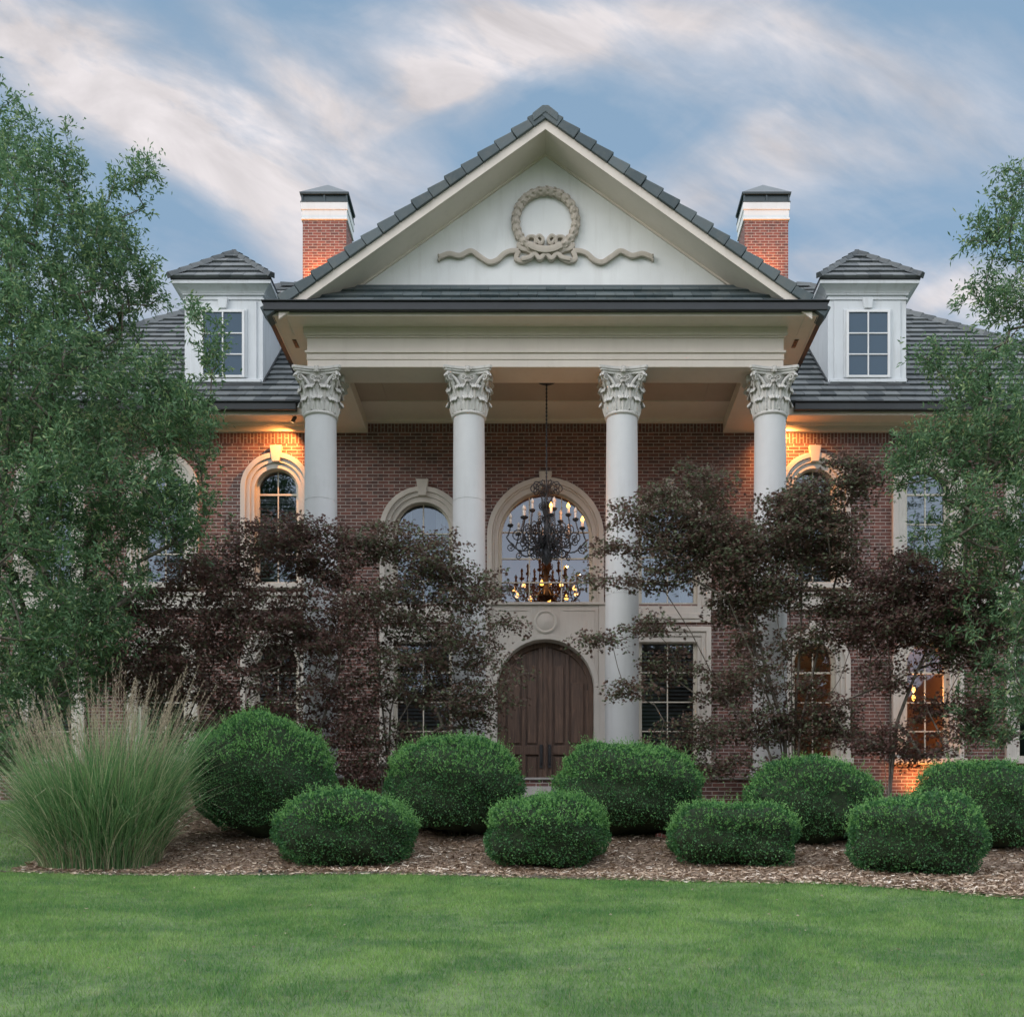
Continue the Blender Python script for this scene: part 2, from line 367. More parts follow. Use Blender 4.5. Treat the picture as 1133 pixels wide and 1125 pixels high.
# mulch bed: from the edge line back to the house
xs = np.arange(-6.9, 14.01, .25); tt = np.linspace(0, 1, 60); X, T = np.meshgrid(xs, tt); E = edge_d(X)+.02; D = E+(22.85-E)*T
V = np.stack([X, D-DC, ground_z(X, D-DC)+.03], -1).reshape(-1, 3); nx = len(xs)
i, j = np.meshgrid(np.arange(nx-1), np.arange(59)); a = (j*nx+i).ravel()
tag(npmesh('mulch_bed', V, np.stack([a, a+1, a+nx+1, a+nx], 1), 'mulch'), kind='structure')
# bark chips lying on it
N = 42000; cx = RNG.uniform(-6.9, 9.5, N); cdp = edge_d(cx)+.03+RNG.random(N)**1.25*5.6; cy = cdp-DC
cz = ground_z(cx, cy)+.035+RNG.random(N)*.02; L = RNG.uniform(.015, .06, N); Wd = RNG.uniform(.004, .011, N); an = RNG.uniform(0, 2*PI, N); ti = RNG.normal(0, .25, N)
dx = np.stack([np.cos(an)*L, np.sin(an)*L, ti*L], 1); wx = np.stack([-np.sin(an)*Wd, np.cos(an)*Wd, RNG.normal(0, .5, N)*Wd], 1); C0 = np.stack([cx, cy, cz], 1)
V = np.stack([C0-dx-wx, C0+dx-wx*.6, C0+dx+wx*.6, C0-dx+wx], 1).reshape(-1, 3)
tag(npmesh('bark_mulch', V, np.arange(4*N).reshape(-1, 4), 'chip'), kind='stuff', label='shredded brown bark mulch spread between the clipped shrubs', category='mulch')
# low border
mb = MB(); x = -9.5
while x < 1.6:
    L = .42; y0 = edge_d(x)-DC; y1 = edge_d(x+L)-DC; z0 = float(ground_z(x, y0)); z1 = float(ground_z(x+L, y1)); h = .022+random.random()*.018
    g = .012; mb.hexa([(x+g, y0-.05, z0-.1), (x+L-g, y1-.05, z1-.1), (x+L-g, y1+.03, z1-.1), (x+g, y0+.03, z0-.1), (x+g, y0-.05, z0+h), (x+L-g, y1-.05, z1+h), (x+L-g, y1+.03, z1+h), (x+g, y0+.03, z0+h)]); x += L
mb.build('garden_edging', 'edging', label='low weathered stone edging strip between the lawn and the mulch bed', category='edging')
# mown blades
N = 560000; q = RNG.random(N); dd = 5.6+q**.72*10.0; hw = .62*dd+.6; bx = RNG.uniform(-1, 1, N)*hw-.3; ok = dd < edge_d(bx)+.015; bx = bx[ok]; dd = dd[ok]; N = len(bx); by = dd-DC
bz = ground_z(bx, by); H = RNG.uniform(.016, .038, N)*(1+.9*(RNG.random(N) > .9))*(1+.35*np.sin(bx*2.3+np.sin(by*3))*np.sin(by*1.9)); an = RNG.uniform(0, PI, N); Wd = RNG.uniform(.0018, .0034, N)*(dd/8)**.6; ln = RNG.normal(0, .5, (N, 2))*H[:, None]
B0 = np.stack([bx, by, bz-.004], 1); wv = np.stack([np.cos(an)*Wd, np.sin(an)*Wd, 0*an], 1); tp = B0+np.stack([ln[:, 0], ln[:, 1], H], 1)
tag(npmesh('grass', np.stack([B0-wv, B0+wv, tp], 1).reshape(-1, 3), np.arange(3*N).reshape(-1, 3), 'blade', nv=3), kind='stuff', label='short mown green turf with paler patches in front of the bed', category='grass')

# ------------------------------------------------------------------ the house
house = empty('brick_house', (0, 0, 0), label='two storey red brick house with white columned portico and dark tiled roof', category='house')
S = 56.09
def wz(py): return (885-py)/S       # heights on the brick wall
ARCH_N = 24
def opening(X, zb, zt, hw, arch):
    """outline of a wall opening as (x, z) from bottom left over the head to bottom right"""
    if not arch: return [(X-hw, zb), (X-hw, zt), (X+hw, zt), (X+hw, zb)]
    zs = zt-hw; return [(X-hw, zb)]+[(X-hw*math.cos(PI*i/ARCH_N), zs+hw*math.sin(PI*i/ARCH_N)) for i in range(ARCH_N+1)]+[(X+hw, zb)]
WIN = []   # X, zb, zt, hw glass, hw outer, arch, spec
up_b = wz(645)
for sx_ in (-1, 1):
    for k, X in enumerate((5.30, 7.53, 9.76)):
        WIN.append(dict(X=sx_*X, zb=up_b, zt=wz(519), hw=.40, ho=.70, arch=True, nv=1, hz=[wz(545), wz(578), wz(611)], where=(sx_, 'up', k), shut=wz(548)))
        WIN.append(dict(X=sx_*X, zb=wz(838), zt=wz(712), hw=.40, ho=.70, arch=True, nv=1, hz=[wz(743), wz(776), wz(808)], where=(sx_, 'low', k), shut=None if (sx_ > 0) else wz(745)))
    WIN.append(dict(X=sx_*2.42, zb=wz(668), zt=wz(556), hw=.545, ho=.84, arch=True, nv=1, hz=[wz(588.5), wz(614.5), wz(641)], where=(sx_, 'porch_up', 0), shut=None))
    WIN.append(dict(X=sx_*2.42, zb=wz(842), zt=wz(710.5), hw=.545, ho=.84, arch=False, nv=1, hz=[wz(742.7), wz(775.4), wz(807.8)], where=(sx_, 'porch_low', 0), shut=wz(712)))
WIN.append(dict(X=0, zb=wz(667), zt=wz(543.6), hw=.90, ho=1.15, arch=True, nv=2, hz=[wz(586.6), wz(616), wz(642.5)], where=(0, 'centre', 0), shut=None))
DOOR = dict(X=0, zb=.08, zt=wz(708), hw=.955, arch=True)
holes = [(o['X'], o['zb'], o['zt'], o['hw']+.05, o['arch']) for o in WIN]+[(0, -.3, DOOR['zt']+.05, DOOR['hw']+.05, True)]
HX = 12.4; WT = 7.60; WB = -.6
mb = MB(); xs = {-HX, HX}
for (X, zb, zt, hw, ar) in holes:
    for k in range(ARCH_N+1): xs.add(round(X-hw*math.cos(PI*k/ARCH_N), 5))
xs = sorted(xs)
def hole_top(h, x):
    X, zb, zt, hw, ar = h
    return zt if not ar else zt-hw+math.sqrt(max(0, hw*hw-(x-X)**2))
for xa, xb in zip(xs[:-1], xs[1:]):
    if xb-xa < 1e-4: continue
    xm = (xa+xb)/2; hs = sorted([h for h in holes if abs(xm-h[0]) < h[3]], key=lambda h: h[1]); za, zb_ = WB, WB
    for h in hs:
        if h[1] > za: mb.add([(xa, 0, za), (xb, 0, zb_), (xb, 0, h[1]), (xa, 0, h[1])], [(0, 1, 2, 3)])
        za, zb_ = hole_top(h, xa), hole_top(h, xb)
    mb.add([(xa, 0, za), (xb, 0, zb_), (xb, 0, WT), (xa, 0, WT)], [(0, 1, 2, 3)])
mb.add([(-HX, 0, WB), (-HX, 13, WB), (-HX, 13, WT), (-HX, 0, WT)], [(0, 1, 2, 3)]); mb.add([(HX, 0, WB), (HX, 13, WB), (HX, 13, WT), (HX, 0, WT)], [(0, 1, 2, 3)]); mb.add([(-HX, 13, WB), (HX, 13, WB), (HX, 13, WT), (-HX, 13, WT)], [(0, 1, 2, 3)])
me = bpy.data.meshes.new('brick_wall'); me.from_pydata(mb.v, [], mb.f); wall = bpy.data.objects.new('brick_wall', me); COL.objects.link(wall); me.materials.append(M['brick']); wall.parent = house
# soldier course just under the frieze
mb = MB(); mb.box(-HX-.004, -4.15, -.006, .0-.002, 7.03, 7.245); mb.box(4.15, HX+.004, -.006, -.002, 7.03, 7.245); mb.box(-3.5, 3.5, -.006, -.002, 7.26, 7.475); mb.build('soldier_course', 'soldier_brick', house)
# rooms behind the glass
mb = MB(); mb.box(-HX+.3, HX-.3, .30, 4.2, 0, .05); mb.box(-HX+.3, HX-.3, .30, 4.2, 3.45, 3.75); mb.box(-HX+.3, HX-.3, .30, 4.2, 7.2, 7.25); mb.box(-HX+.3, HX-.3, 4.2, 4.3, 0, 7.25)
for x in (-8.65, -6.4, -4, -1.4, 1.4, 4, 6.4, 8.65): mb.box(x-.06, x+.06, .30, 4.2, .05, 3.45); mb.box(x-.06, x+.06, .30, 4.2, 3.75, 7.2)
mb.build('interior_wall', 'interior_wall', house)

def ringpath(X, zb, zt, hw, arch): return opening(X, zb, zt, hw, arch)
def ring(mb, X, zb, zt, hi, ho, arch, y0, y1, zt_o=None):
    a = opening(X, zb, zt, hi, arch); b = opening(X, zb, zt+(ho-hi) if zt_o is None else zt_o, ho, arch); n = len(a)
    vs = [(x, y0, z) for x, z in a]+[(x, y0, z) for x, z in b]+[(x, y1, z) for x, z in a]+[(x, y1, z) for x, z in b]
    fs = []
    for i in range(n-1): fs += [(i, i+1, n+i+1, n+i), (n+i, n+i+1, 3*n+i+1, 3*n+i), (2*n+i, 2*n+i+1, i+1, i), (3*n+i, 3*n+i+1, 2*n+i+1, 2*n+i)]
    fs += [(0, n, 3*n, 2*n), (n-1, 3*n-1, 4*n-1, 2*n-1)]
    mb.add(vs, fs)
def fan(mb, X, zb, zt, hw, arch, y):
    p = opening(X, zb, zt, hw, arch); mb.add([(x, y, z) for x, z in p], [tuple(range(len(p)))])
def keystone(X, zt, h, w0, w1, y, name='keystone', m='stone', parent=None):
    mb = MB(); mb.prism([(X-w0/2, zt-h), (X+w0/2, zt-h), (X+w1/2, zt), (X-w1/2, zt)], y-.115, y); return mb.build(name, m, parent, bevel=.008)
def window(o, fm='sash'):
    X, zb, zt, hw, ho, ar = o['X'], o['zb'], o['zt'], o['hw'], o['ho'], o['arch']; kind = o['where'][1]
    fr = MB(); ring(fr, X, zb, zt, hw-.035, hw+.045, ar, .10, .19, zt_o=zt+.045); fr.box(X-hw, X+hw, .105, .19, zb-.03, zb+.05)
    b = .011
    for k in range(o['nv']):
        xv = X if o['nv'] == 1 else X+(-.32 if k == 0 else .32)
        top = zt-hw+math.sqrt(max(.01, hw*hw-(xv-X)**2)) if ar else zt
        fr.box(xv-b, xv+b, .125, .165, zb, top)
    for i, z in enumerate(o['hz']):
        h2 = hw if (not ar or z < zt-hw) else math.sqrt(max(.01, hw*hw-(z-zt+hw)**2)); bb = b*(1.7 if (i == 0 and kind in ('up', 'low')) else 1)
        fr.box(X-h2, X+h2, .122, .168, z-bb, z+bb)
    f = fr.build('window', fm, house)
    g = MB(); fan(g, X, zb, zt, hw, ar, .145); g.build('pane', 'clear_glass' if o['where'] in ((1, 'low', 0), (1, 'low', 1)) else 'glass', f)
    # moulded stone surround in three steps
    sr = MB(); ring(sr, X, zb-.05, zt, hw+.03, hw+.11, ar, -.035, .11, zt_o=zt+.11); ring(sr, X, zb-.05, zt+.108, hw+.108, ho-.10, ar, -.065, .01, zt_o=zt+(ho-hw)-.10); ring(sr, X, zb-.05, zt+(ho-hw)-.102, ho-.102, ho, ar, -.10, .01, zt_o=zt+(ho-hw))
    sr.build('surround', 'stone', f, bevel=.01)
    if kind != 'centre' and kind != 'porch_low':
        keystone(X, zt+(ho-hw)+.135, .32, .15, .24, 0, parent=f)
    if kind == 'centre': keystone(X, zt+.25+.11, .33, .17, .26, 0, parent=f)
    if kind in ('up', 'low', 'porch_low'):
        sl_ = MB(); sl_.box(X-ho-.05, X+ho+.05, -.14, .1, zb-.13, zb-.02); sl_.build('sill', 'stone', f, bevel=.012)
    if o['shut']:
        s = MB(); z = zb+.06
        while z < o['shut']-.05:
            s.hexa([(X-hw+.03, .20, z), (X-.02, .20, z), (X-.02, .26, z+.045), (X-hw+.03, .26, z+.045), (X-hw+.03, .20, z+.008), (X-.02, .20, z+.008), (X-.02, .26, z+.053), (X-hw+.03, .26, z+.053)])
            s.hexa([(X+.02, .20, z), (X+hw-.03, .20, z), (X+hw-.03, .26, z+.045), (X+.02, .26, z+.045), (X+.02, .20, z+.008), (X+hw-.03, .20, z+.008), (X+hw-.03, .26, z+.053), (X+.02, .26, z+.053)]); z += .075
        s.box(X-.02, X+.02, .20, .25, zb, o['shut']); s.box(X-hw, X-hw+.03, .20, .25, zb, o['shut']); s.box(X+hw-.03, X+hw, .20, .25, zb, o['shut']); s.box(X-hw, X+hw, .20, .25, o['shut']-.05, o['shut'])
        s.build('shutter', 'shutter', f)
    elif kind in ('porch_up',):
        c = MB()
        for sg in (-1, 1):
            n = 14; pts = [(X+sg*(hw-.30*i/n), .26+.03*math.sin(i*2.2), zb) for i in range(n+1)]
            for a_, b_ in zip(pts[:-1], pts[1:]): c.add([a_, b_, (b_[0], b_[1], zt), (a_[0], a_[1], zt)], [(0, 1, 2, 3)])
        c.build('curtain', 'shutter', f)
    return f
for o in WIN: window(o)
# stone spandrel panels joining porch windows
for s_ in (-1, 1):
    mb = MB(); mb.box(s_*2.42-.84, s_*2.42+.84, -.05, .0-.003, wz(708)+.0+.34, wz(668)-.05); mb.box(s_*2.42-.62, s_*2.42+.62, -.075, -.05, wz(702)+.30, wz(676)-.05)
    mb.build('spandrel_panel', 'stone', house, bevel=.008)
# belt course
mb = MB()
for a_, b_ in ((-HX-.05, -3.29), (-1.55, -1.20), (1.20, 1.55), (3.29, HX+.05)): mb.box(a_, b_, -.055, -.003, wz(675), wz(660)); mb.box(a_-.0, b_, -.09, -.003, wz(660)+.001, wz(656))
mb.build('belt_course', 'stone', house, bevel=.008)
# entrance: stone surround, medallion, doors
df = MB(); ring(df, 0, .05, DOOR['zt'], .955, 1.05, True, -.10, .28, zt_o=DOOR['zt']+.095)
a = opening(0, .05, DOOR['zt']+.093, 1.048, True); ZT = wz(668)-.04   # field around the arch
for (xa, za), (xb, zb2) in zip(a[:-1], a[1:]):
    if xb-xa > 1e-5: df.hexa([(xa, -.07, za), (xb, -.07, zb2), (xb, -.003, zb2), (xa, -.003, za), (xa, -.07, ZT), (xb, -.07, ZT), (xb, -.003, ZT), (xa, -.003, ZT)])
for s_ in (-1, 1):
    df.box(min(s_*1.05, s_*1.19), max(s_*1.05, s_*1.19), -.085, -.003, .05, ZT)
df.box(-1.19, 1.19, -.12, -.003, ZT+.001, ZT+.05)
for s_ in (-1, 1):        # raised bead of the side panels
    x0, x1 = sorted((s_*.34, s_*.98)); z0, z1 = wz(702), wz(676)
    df.box(x0, x1, -.082, -.07, z1-.012, z1)
    x0, x1 = sorted((s_*.968, s_*.98)); df.box(x0, x1, -.082, -.07, wz(735), z1-.012)
doorway = df.build('door_surround', 'stone', house, bevel=.008)
mb = MB(); mz = wz(689)
prof = [(.23, 0), (.23, .03), (.205, .045), (.18, .03), (.17, .022), (.12, .045), (.0001, .058)]
mb.lathe(prof, (0, 0, 0), 40, cap=False); mb.v = [(x, -.07-z, y+mz) for x, y, z in mb.v]; mb.build('medallion', 'stone', doorway, smooth=True)
dl = MB(); fan(dl, 0, .05, DOOR['zt'], .95, True, .26); door = dl.build('door', 'door_wood', house)
st = MB(); ring(st, 0, .05, DOOR['zt']-.10, .855, .95, True, .20, .26, zt_o=DOOR['zt'])
zsp = DOOR['zt']-.955
def inarch(x, off=0): return zsp+math.sqrt(max(.001, (.86-off)**2-x*x))
st.box(-.05, -.004, .19, .26, .05, inarch(.03)); st.box(.004, .05, .19, .26, .05, inarch(.03)); st.box(-.025, .025, .175, .19, .05, inarch(.03))
for s_ in (-1, 1):
    for x0, x1 in ((.05, .14), (.40, .47), (.80, .87)):
        x0, x1 = sorted((s_*x0, s_*x1)); st.box(x0, x1, .205, .26, .05, inarch(max(abs(x0), abs(x1))) if abs(x0) < .85 and abs(x1) < .85 else zsp)
    x0, x1 = sorted((s_*.14, s_*.80)); st.box(x0, x1, .207, .26, .05, .22); st.box(x0, x1, .207, .26, wz(833), wz(823)); 
    for xa, xb in ((.14, .40), (.47, .80)):
        for zz0, zz1 in ((.27, wz(833)-.05), (wz(823)+.05, zsp+.15 if xa > .3 else zsp+.5)):
            x0, x1 = sorted((s_*(xa+.04), s_*(xb-.04))); st.box(x0, x1, .225, .26, zz0, zz1)
st.build('door_panel', 'door_wood', door, bevel=.008)
mb = MB()
for s_ in (-1, 1):
    mb.box(s_*.085-.03, s_*.085+.03, .17, .19, wz(848), wz(822)); mb.tube([(s_*.085, .17, wz(845)), (s_*.085, .11, wz(842)), (s_*.085, .10, wz(834)), (s_*.085, .11, wz(826)), (s_*.085, .17, wz(824))], .014, 8)
mb.build('door_handle', 'iron', door)
# porch floor and steps
mb = MB(); mb.box(-4.7, 4.7, -3.25, -.01, -.9, .05); mb.build('porch_base', 'brick', house); mb = MB(); mb.box(-4.78, 4.78, -3.3, -.02, .0501, .09); mb.box(-2.2, 2.2, -3.62, -3.3, -1, -.09); mb.box(-2.4, 2.4, -3.98, -3.62, -1.1, -.25)
mb.build('porch_floor', 'concrete', house, bevel=.01)

# ------------------------------------------------------------------ portico
EZ = 7.24; SZ = 7.90
def frame_run(mb, x, y0, z0, z1, tk=.62):    # a band running round front and both sides; outer face at |X|=x, y=y0
    mb.box(-x, x, y0, -2.82+tk, z0, z1)
    for s_ in (-1, 1):
        a, b = sorted((s_*x, s_*(4.12-tk))); mb.box(a, b, -2.82+tk, .02, z0, z1)
mb = MB(); frame_run(mb, 4.12, -2.82, EZ, EZ+.125); frame_run(mb, 4.135, -2.835, EZ+.125, EZ+.145); frame_run(mb, 4.128, -2.828, EZ+.145, EZ+.235)
frame_run(mb, 4.16, -2.86, EZ+.235, EZ+.275); frame_run(mb, 4.125, -2.825, EZ+.275, EZ+.50)
frame_run(mb, 4.15, -2.85, EZ+.50, EZ+.53); frame_run(mb, 4.18, -2.88, EZ+.53, SZ)
ent = mb.build('entablature', 'trim', house, bevel=.006)
mb = MB(); mb.box(-4.62, 4.62, -3.27, -2.5, SZ, SZ+.05)
for s_ in (-1, 1):
    a, b = sorted((s_*4.62, s_*3.9)); mb.box(a, b, -2.5, 1.0, SZ, SZ+.05)
mb.box(-4.64, 4.64, -3.29, -3.262, SZ-.012, SZ+.09)
for s_ in (-1, 1):
    a, b = sorted((s_*4.64, s_*4.612)); mb.box(a, b, -3.26, 1.0, SZ-.012, SZ+.09)
mb.build('portico_soffit', 'trim', house)
mb = MB()
mb.box(-4.75, 4.75, -3.40, -3.291, SZ+.035, SZ+.175); mb.box(-4.78, 4.78, -3.43, -3.29, SZ+.175, SZ+.20)
for s_ in (-1, 1):
    a, b = sorted((s_*4.75, s_*4.641)); mb.box(a, b, -3.29, .1, SZ+.035, SZ+.175); a, b = sorted((s_*4.78, s_*4.63)); mb.box(a, b, -3.289, .1, SZ+.175, SZ+.20)
mb.build('gutter', 'gutter', house, bevel=.012)
for s_ in (-1, 1):
    mb = MB(); mb.box(s_*4.43-.035, s_*4.43+.035, -2.45, -2.15, SZ-.012, SZ-.004)
    for k in range(3): mb.box(s_*4.43-.03, s_*4.43+.03, -2.43+k*.09, -2.37+k*.09, SZ-.02, SZ-.012)
    mb.build('soffit_vent', 'bronze', house)
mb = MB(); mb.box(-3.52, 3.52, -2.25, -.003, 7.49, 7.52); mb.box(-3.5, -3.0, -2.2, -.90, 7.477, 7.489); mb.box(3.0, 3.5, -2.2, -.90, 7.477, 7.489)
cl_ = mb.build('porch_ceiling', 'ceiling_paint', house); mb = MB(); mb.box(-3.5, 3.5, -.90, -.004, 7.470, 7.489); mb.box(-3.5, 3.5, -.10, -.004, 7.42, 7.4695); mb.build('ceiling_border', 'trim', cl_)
# columns
def capital_mesh():
    mb = MB(); H = .78
    bell = [(.285, 0), (.300, .012), (.305, .03), (.295, .048), (.268, .06), (.262, .12), (.262, .30), (.272, .45), (.30, .58), (.335, .66), (.34, .68)]
    mb.lathe(bell, (0, 0, 0), 32)
    def leaf(ang, z0, h, wdt, r0, curl):
        n = 9; rows = []
        ca, sa = math.cos(ang), math.sin(ang)
        for i in range(n):
            t = i/(n-1)
            if t < .72: rr = r0+.02+.035*t+.02*math.sin(t*PI); zz = z0+h*t/.72*.93
            else:
                q = (t-.72)/.28*PI*1.05; rr = r0+.065+curl*(1-math.cos(q))*.5; zz = z0+h*.93+curl*.55*math.sin(q)-(.02 if q > 2.4 else 0)
            ww = wdt*(.80+.25*math.sin(min(1, t*1.2)*PI*.9))*(1 if t < .9 else .8)
            row = []
            for k in range(-4, 5):
                sft = k/4; lob = 1+.16*((k+i) % 2)
                off = sft*ww/2*lob; bul = -.028*sft*sft+(.014 if k == 0 else 0)+(.010 if k % 2 == 0 else -.006)
                row.append((rr+bul, off, zz))
            rows.append([(ca*r_-sa*o_, sa*r_+ca*o_, z_) for r_, o_, z_ in row])
        vs = [p for r_ in rows for p in r_]; vs2 = [(x*.965, y*.965, z-.006) for x, y, z in vs]; m = 9
        fs = [(a*m+b, a*m+b+1, (a+1)*m+b+1, (a+1)*m+b) for a in range(n-1) for b in range(m-1)]
        mb.add(vs, fs); mb.add(vs2, fs)
    for k in range(8): leaf(k*PI/4-PI/2, .05, .21, .215, .262, .062)
    for k in range(8): leaf(k*PI/4+PI/8-PI/2, .08, .385, .215, .262, .070)
    for k in range(8): leaf(k*PI/4-PI/2+.0, .30, .24, .12, .278, .05)
    def scroll(c, dirv, r, turns, wd, th, flip=1):
        n = 26; dv = Vector(dirv).normalized(); pts = []; rad = []
        for i in range(n):
            t = i/(n-1); a = t*turns*2*PI; rr = r*(1-.80*t); pts.append(Vector(c)+dv*(rr*math.cos(a)*flip)+Vector((0, 0, 1))*(rr*math.sin(a))); rad.append(th*(1-.45*t))
        mb.tube(pts, rad, 6)
    for k in range(4):
        a = PI/4+k*PI/2; dv = (math.cos(a), math.sin(a), 0); c = (dv[0]*.455, dv[1]*.455, .605)
        sd = Vector((-dv[1], dv[0], 0))
        for q in (-.028, .028): scroll(Vector(c)+sd*q, dv, .078, 1.6, 0, .021)
        mb.tube([(dv[0]*.30, dv[1]*.30, .34), (dv[0]*.34, dv[1]*.34, .47), (dv[0]*.41, dv[1]*.41, .60), (dv[0]*.46, dv[1]*.46, .675)], [.03, .035, .035, .03], 8)
        for sg in (-1, 1):    # stems rising from between the leaves to the corner
            b = a+sg*.38; mb.tube([(math.cos(b)*.29, math.sin(b)*.29, .30), (math.cos(b)*.32, math.sin(b)*.32, .45), (math.cos(a+sg*.2)*.38, math.sin(a+sg*.2)*.38, .58), (math.cos(a+sg*.05)*.44, math.sin(a+sg*.05)*.44, .66)], [.028, .03, .026, .02], 7)
        fa = k*PI/2; fv = Vector((math.cos(fa), math.sin(fa), 0)); sv = Vector((-fv.y, fv.x, 0))
        for sg in (-1, 1): scroll(fv*.335+sv*(.075*sg)+Vector((0, 0, .59)), sv*sg, .05, 1.4, 0, .015, flip=-1)
        mb.lathe([(.001, -.05), (.04, -.045), (.055, -.01), (.055, .02), (.03, .05), (.001, .055)], (fv.x*.375, fv.y*.375, .715), 10)
        for j in range(6):
            q = j*PI/3; p = fv*.40+sv*(.045*math.cos(q))+Vector((0, 0, .715+.045*math.sin(q))); mb.lathe([(.001, -.022), (.02, -.01), (.02, .01), (.001, .022)], tuple(p), 6)
    # concave sided abacus in two steps
    def abacus(hs, dip, z0, z1):
        p = []
        for k in range(4):
            a0 = -3*PI/4+k*PI/2; A = Vector((math.cos(a0), math.sin(a0)))*hs*1.414; B = Vector((math.cos(a0+PI/2), math.sin(a0+PI/2)))*hs*1.414
            nrm = Vector((math.cos(a0+PI/4), math.sin(a0+PI/4)))
            for i in range(13):
                t = .06+.88*i/12; q = A.lerp(B, t)-nrm*dip*math.sin(PI*t); p.append((q.x, q.y))
        n = len(p); mb.add([(x, y, z0) for x, y in p]+[(x, y, z1) for x, y in p], [tuple(range(n-1, -1, -1)), tuple(range(n, 2*n))]+[(i, (i+1) % n, n+(i+1) % n, n+i) for i in range(n)])
    abacus(.395, .095, .665, .705); abacus(.425, .10, .705, .735); abacus(.445, .10, .735, .78)
    return mb
cm = capital_mesh(); col0 = None
for X in (-3.95, -1.345, 1.345, 3.95):
    if col0 is None:
        mb = MB(); rc_ = lambda z: .302-.030*(max(0, (z-.30)/6.16)**1.8); prof = sorted([(rc_(.30+6.16*t/20), .30+6.16*t/20) for t in range(21)]+[(rc_(z)-e_, z+q_) for z in (1.75, 3.35, 5.0) for q_, e_ in ((-.006, 0), (-.0045, .006), (.0045, .006), (.006, 0))], key=lambda p: p[1]); mb.lathe(prof, (0, 0, 0), 48)
        col0 = mb.build('column', 'column', house, smooth=True); col0.location = (X, -2.5, 0)
        cap = cm.build('capital', 'capital', col0, smooth=True); cap.location = (0, 0, 6.46)
        mb = MB(); mb.box(-.40, .40, -.40, .40, .09, .17); mb.lathe([(.40, .17), (.41, .19), (.40, .215), (.36, .225), (.345, .245), (.35, .26), (.365, .275), (.355, .295), (.31, .31)], (0, 0, 0), 48); mb.build('column_base', 'column', col0, smooth=True)
    else:
        c = cp(col0, house); c.location = (X, -2.5, 0)
# gable
AZ = 11.33; SL = .711
def chev(t0, t1, x, y0, y1, mb):   # band between vertical offsets t0 (upper) and t1 (lower) below the roof line
    for s_ in (-1, 1): mb.prism([(0, AZ-t0), (s_*x, AZ-t0-SL*x), (s_*x, AZ-t1-SL*x), (0, AZ-t1)], y0, y1)
mb = MB(); chev(0.02, .15, 4.62, -3.30, 3.9, mb); roof_p = mb.build('portico_roof', 'rake_tile', house)
mb = MB(); n = 17; Ls = math.hypot(4.78, 4.78*SL)/n; ca, sa = 1/math.hypot(1, SL), SL/math.hypot(1, SL)
for s_ in (-1, 1):
    for i in range(n):
        a, b = i*Ls, (i+1)*Ls-.012
        def P(t, hgt): return (s_*(t*ca+hgt*sa), AZ-t*sa+hgt*ca)
        h0, h1 = .015+.0, .062; j = random.uniform(-.006, .006)
        poly = [P(a, -.13), P(b, -.13), P(b, h1+j), P(a, h0+j)]
        mb.prism(poly, -3.385-.012*(i%2)+j, -3.02)
mb.prism([(-.20, AZ-.22), (0, AZ-.06), (.20, AZ-.22), (.22, AZ-.085), (.05, AZ+.050), (-.05, AZ+.050), (-.22, AZ-.085)], -3.40, 3.9)
mb.build('rake_tile', 'rake_tile', roof_p, bevel=.01)
mb = MB(); chev(.15, .32, 4.50, -3.34, -3.29, mb); mb.build('rake_fascia', 'trim', roof_p)
mb = MB(); chev(.285, .31, 4.4, -3.29, -2.60, mb); chev(.31, .345, 3.95, -2.70, -2.655, mb); mb.build('rake_soffit', 'trim', roof_p)
mb = MB(); mb.prism([(-4.3, SZ+.02), (4.3, SZ+.02), (4.3, SZ+.10), (0, AZ-.30), (-4.3, SZ+.10)], -2.652, -2.50); tym = mb.build('tympanum', 'stucco', house)
# wreath and ribbon relief; heights at the tympanum distance
TS = F/20.35; tx = lambda px: (px-603.5)/TS; tz = lambda py: (1000-py)/TS+EYE
mb = MB(); cxw, czw = tx(603.8), tz(247); Rw = 33.2/TS; nn = 150; mr = 14; vs = []
for i in range(nn):
    a = 2*PI*i/nn; seg = (i % 6)/6
    for k in range(mr):
        b = 2*PI*k/mr; rr = (.066+.012*math.sin(seg*PI)+.008*math.sin(3*b+i*.9)+.006*math.sin(i*2.7+k*1.9)); vs.append((cxw+(Rw+rr*math.cos(b))*math.cos(a), -2.652-.045-rr*math.sin(b)*.9, czw+(Rw+rr*math.cos(b))*math.sin(a)))
mb.add(vs, [(i*mr+k, i*mr+(k+1) % mr, ((i+1) % nn)*mr+(k+1) % mr, ((i+1) % nn)*mr+k) for i in range(nn) for k in range(mr)])
for i in range(26):      # laurel bindings and leaf tips
    a = 2*PI*i/26; c0 = (cxw+Rw*math.cos(a), czw+Rw*math.sin(a))
    for q in (-1, 0, 1):
        r0 = Rw+q*.05; p0 = Vector((cxw+r0*math.cos(a), -2.76+abs(q)*.03, czw+r0*math.sin(a))); p1 = Vector((cxw+(r0+q*.02)*math.cos(a+.13), -2.775+abs(q)*.03, czw+(r0+q*.02)*math.sin(a+.13)))
        mb.tube([p0, (p0+p1)/2, p1], [.010, .022, .004], 6)
mb.build('wreath', 'relief', tym, smooth=True)
def spline(P, n=10):
    o = []; P = [Vector(p) for p in P]; Q = [P[0]]+P+[P[-1]]
    for i in range(1, len(Q)-2):
        for k in range(n):
            t = k/n; a, b, c, d = Q[i-1], Q[i], Q[i+1], Q[i+2]
            o.append(.5*((2*b)+(-a+c)*t+(2*a-5*b+4*c-d)*t*t+(-a+3*b-3*c+d)*t**3))
    o.append(P[-1]); return o
mb = MB()
